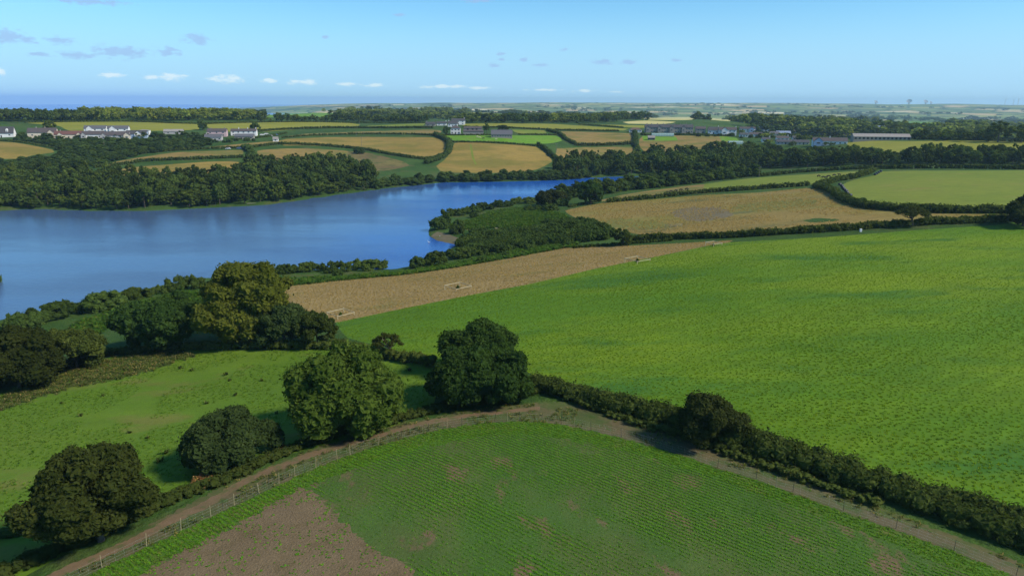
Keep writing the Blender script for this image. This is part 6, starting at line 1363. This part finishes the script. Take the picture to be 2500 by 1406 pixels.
# ------------------------------------------------------------------ skyline dishes and turbines
pm('dish_grey', (0.30, 0.32, 0.34), scale=.2); pm('turbine_white', (0.6, 0.62, 0.64), scale=.2)
def dish(u, d, s, label, face):
    X, Y = at_d(u, d); Z = float(hgt(X, Y)); root = tag(empty('dish_antenna', (X, Y, Z - 2), face), label, 'dish')
    b = MB(); b.bar((0, 0, 0), (0, 0, s * .55), s * .16, s * .12, 10); b.box(-s * .3, s * .3, -s * .12, s * .12, s * .5, s * .62); b.build('tower', M['dish_grey'], root)
    n, rn = 20, 4; V = []; F = []
    for sg in (0, .03):
        for i in range(rn + 1):
            r_ = s * .55 * i / rn
            for k_ in range(n): V.append((math.cos(6.2832 * k_ / n) * r_, -s * .18 * (i / rn) ** 2 + s * (.12 + sg), math.sin(6.2832 * k_ / n) * r_))
    for q in range(2):
        o_ = q * (rn + 1) * n
        for i in range(rn):
            for k_ in range(n): F.append((o_ + i * n + k_, o_ + i * n + (k_ + 1) % n, o_ + (i + 1) * n + (k_ + 1) % n, o_ + (i + 1) * n + k_))
    b = MB(); b.add(V, F); r2 = b.build('reflector', M['dish_grey'], root, (0, 0, s * .8)); r2.rotation_euler = (R(-50), 0, 0)
    b = MB(); b.bar((0, 0, 0), (0, -s * .45, 0), s * .03, n=5); b.build('feed', M['dish_grey'], r2)
for u, s_, lab, fc in ((2076, 42, 'leftmost dish antenna on the right skyline', .3), (2151, 52, 'largest dish antenna on the right skyline', -.6), (2189, 46, 'third dish antenna on the right skyline, facing up', .1), (2201, 32, 'smallest dish antenna, rightmost on the skyline', .4)):
    dish(u, 9600, s_, lab, fc)
def turbine(u, d, h, ph, label):
    X, Y = at_d(u, d); root = tag(empty('wind_turbine', (X, Y, float(hgt(X, Y)) - 2)), label, 'wind turbine')
    b = MB(); b.bar((0, 0, 0), (0, 0, h), 2.6, 1.6, 10); b.build('tower', M['turbine_white'], root); b = MB(); b.box(-1.8, 1.8, -5, 4, h - 1.5, h + 2); b.build('nacelle', M['turbine_white'], root)
    for k_ in range(3):
        a_ = ph + k_ * 2.0944; b = MB(); b.bar((0, -5.4, h), (math.sin(a_) * h * .5, -5.4, h + math.cos(a_) * h * .5), 1.5, .4, 5); b.build('blade', M['turbine_white'], root)
for i, (u, h, lab) in enumerate(((2369, 70, 'leftmost wind turbine on the right skyline'), (2388, 60, 'second wind turbine on the right skyline'), (2399, 66, 'third wind turbine on the right skyline'), (2414, 74, 'fourth wind turbine on the right skyline'), (2440, 72, 'rightmost wind turbine on the skyline'))):
    turbine(u, 9700, h, i * .7, lab)
# swans by the headland
sw, swt = new_mat('white_feathers'); finish(swt, (0.8, 0.8, 0.78), 0.8); M['feather'] = sw
def swan(u, v, yaw, label):
    P = at_z(u, v, 0.02)[0]; b = MB(); rings = [(-.55, .03, .34), (-.35, .16, .24), (0, .24, .2), (.3, .16, .2), (.42, .07, .24)]; n = 8; vs = []
    for x, r_, z in rings:
        for k_ in range(n): vs.append((x, math.cos(6.2832 * k_ / n) * r_, z + math.sin(6.2832 * k_ / n) * r_ * .8))
    b.add(vs, [(i * n + k_, i * n + (k_ + 1) % n, (i + 1) * n + (k_ + 1) % n, (i + 1) * n + k_) for i in range(4) for k_ in range(n)] + [tuple(range(n - 1, -1, -1)), tuple(range(4 * n, 5 * n))])
    for p, q, r0_, r1_ in (((.4, 0, .24), (.52, 0, .5), .06, .05), ((.52, 0, .5), (.46, 0, .78), .05, .045), ((.46, 0, .78), (.6, 0, .86), .05, .06), ((.6, 0, .86), (.74, 0, .8), .045, .02)): b.bar(p, q, r0_, r1_, 6)
    o = b.build('swan', M['feather'], None, P); o.rotation_euler = (0, 0, yaw); tag(o, label, 'swan')
swan(1047.5, 593, 2.6, 'white swan swimming off the headland tip'); swan(1071, 581.5, .4, 'white bird at the edge of the muddy beach')

# ------------------------------------------------------------------ air
HAZE = 7.5e-5
hm, ht = new_mat('haze_air'); pv = N(ht, 'ShaderNodeVolumePrincipled'); pv.inputs['Color'].default_value = (0.52, 0.77, 1.0, 1); pv.inputs['Density'].default_value = HAZE; pv.inputs['Anisotropy'].default_value = 0.2
ho = N(ht, 'ShaderNodeOutputMaterial'); ht.links.new(pv.outputs[0], ho.inputs['Volume'])
b = MB(); b.box(-22500, 22500, -300, 22500, -122, 150); tag(b.build('haze', hm), 'thin bluish air haze over the whole landscape', 'haze', kind='stuff')
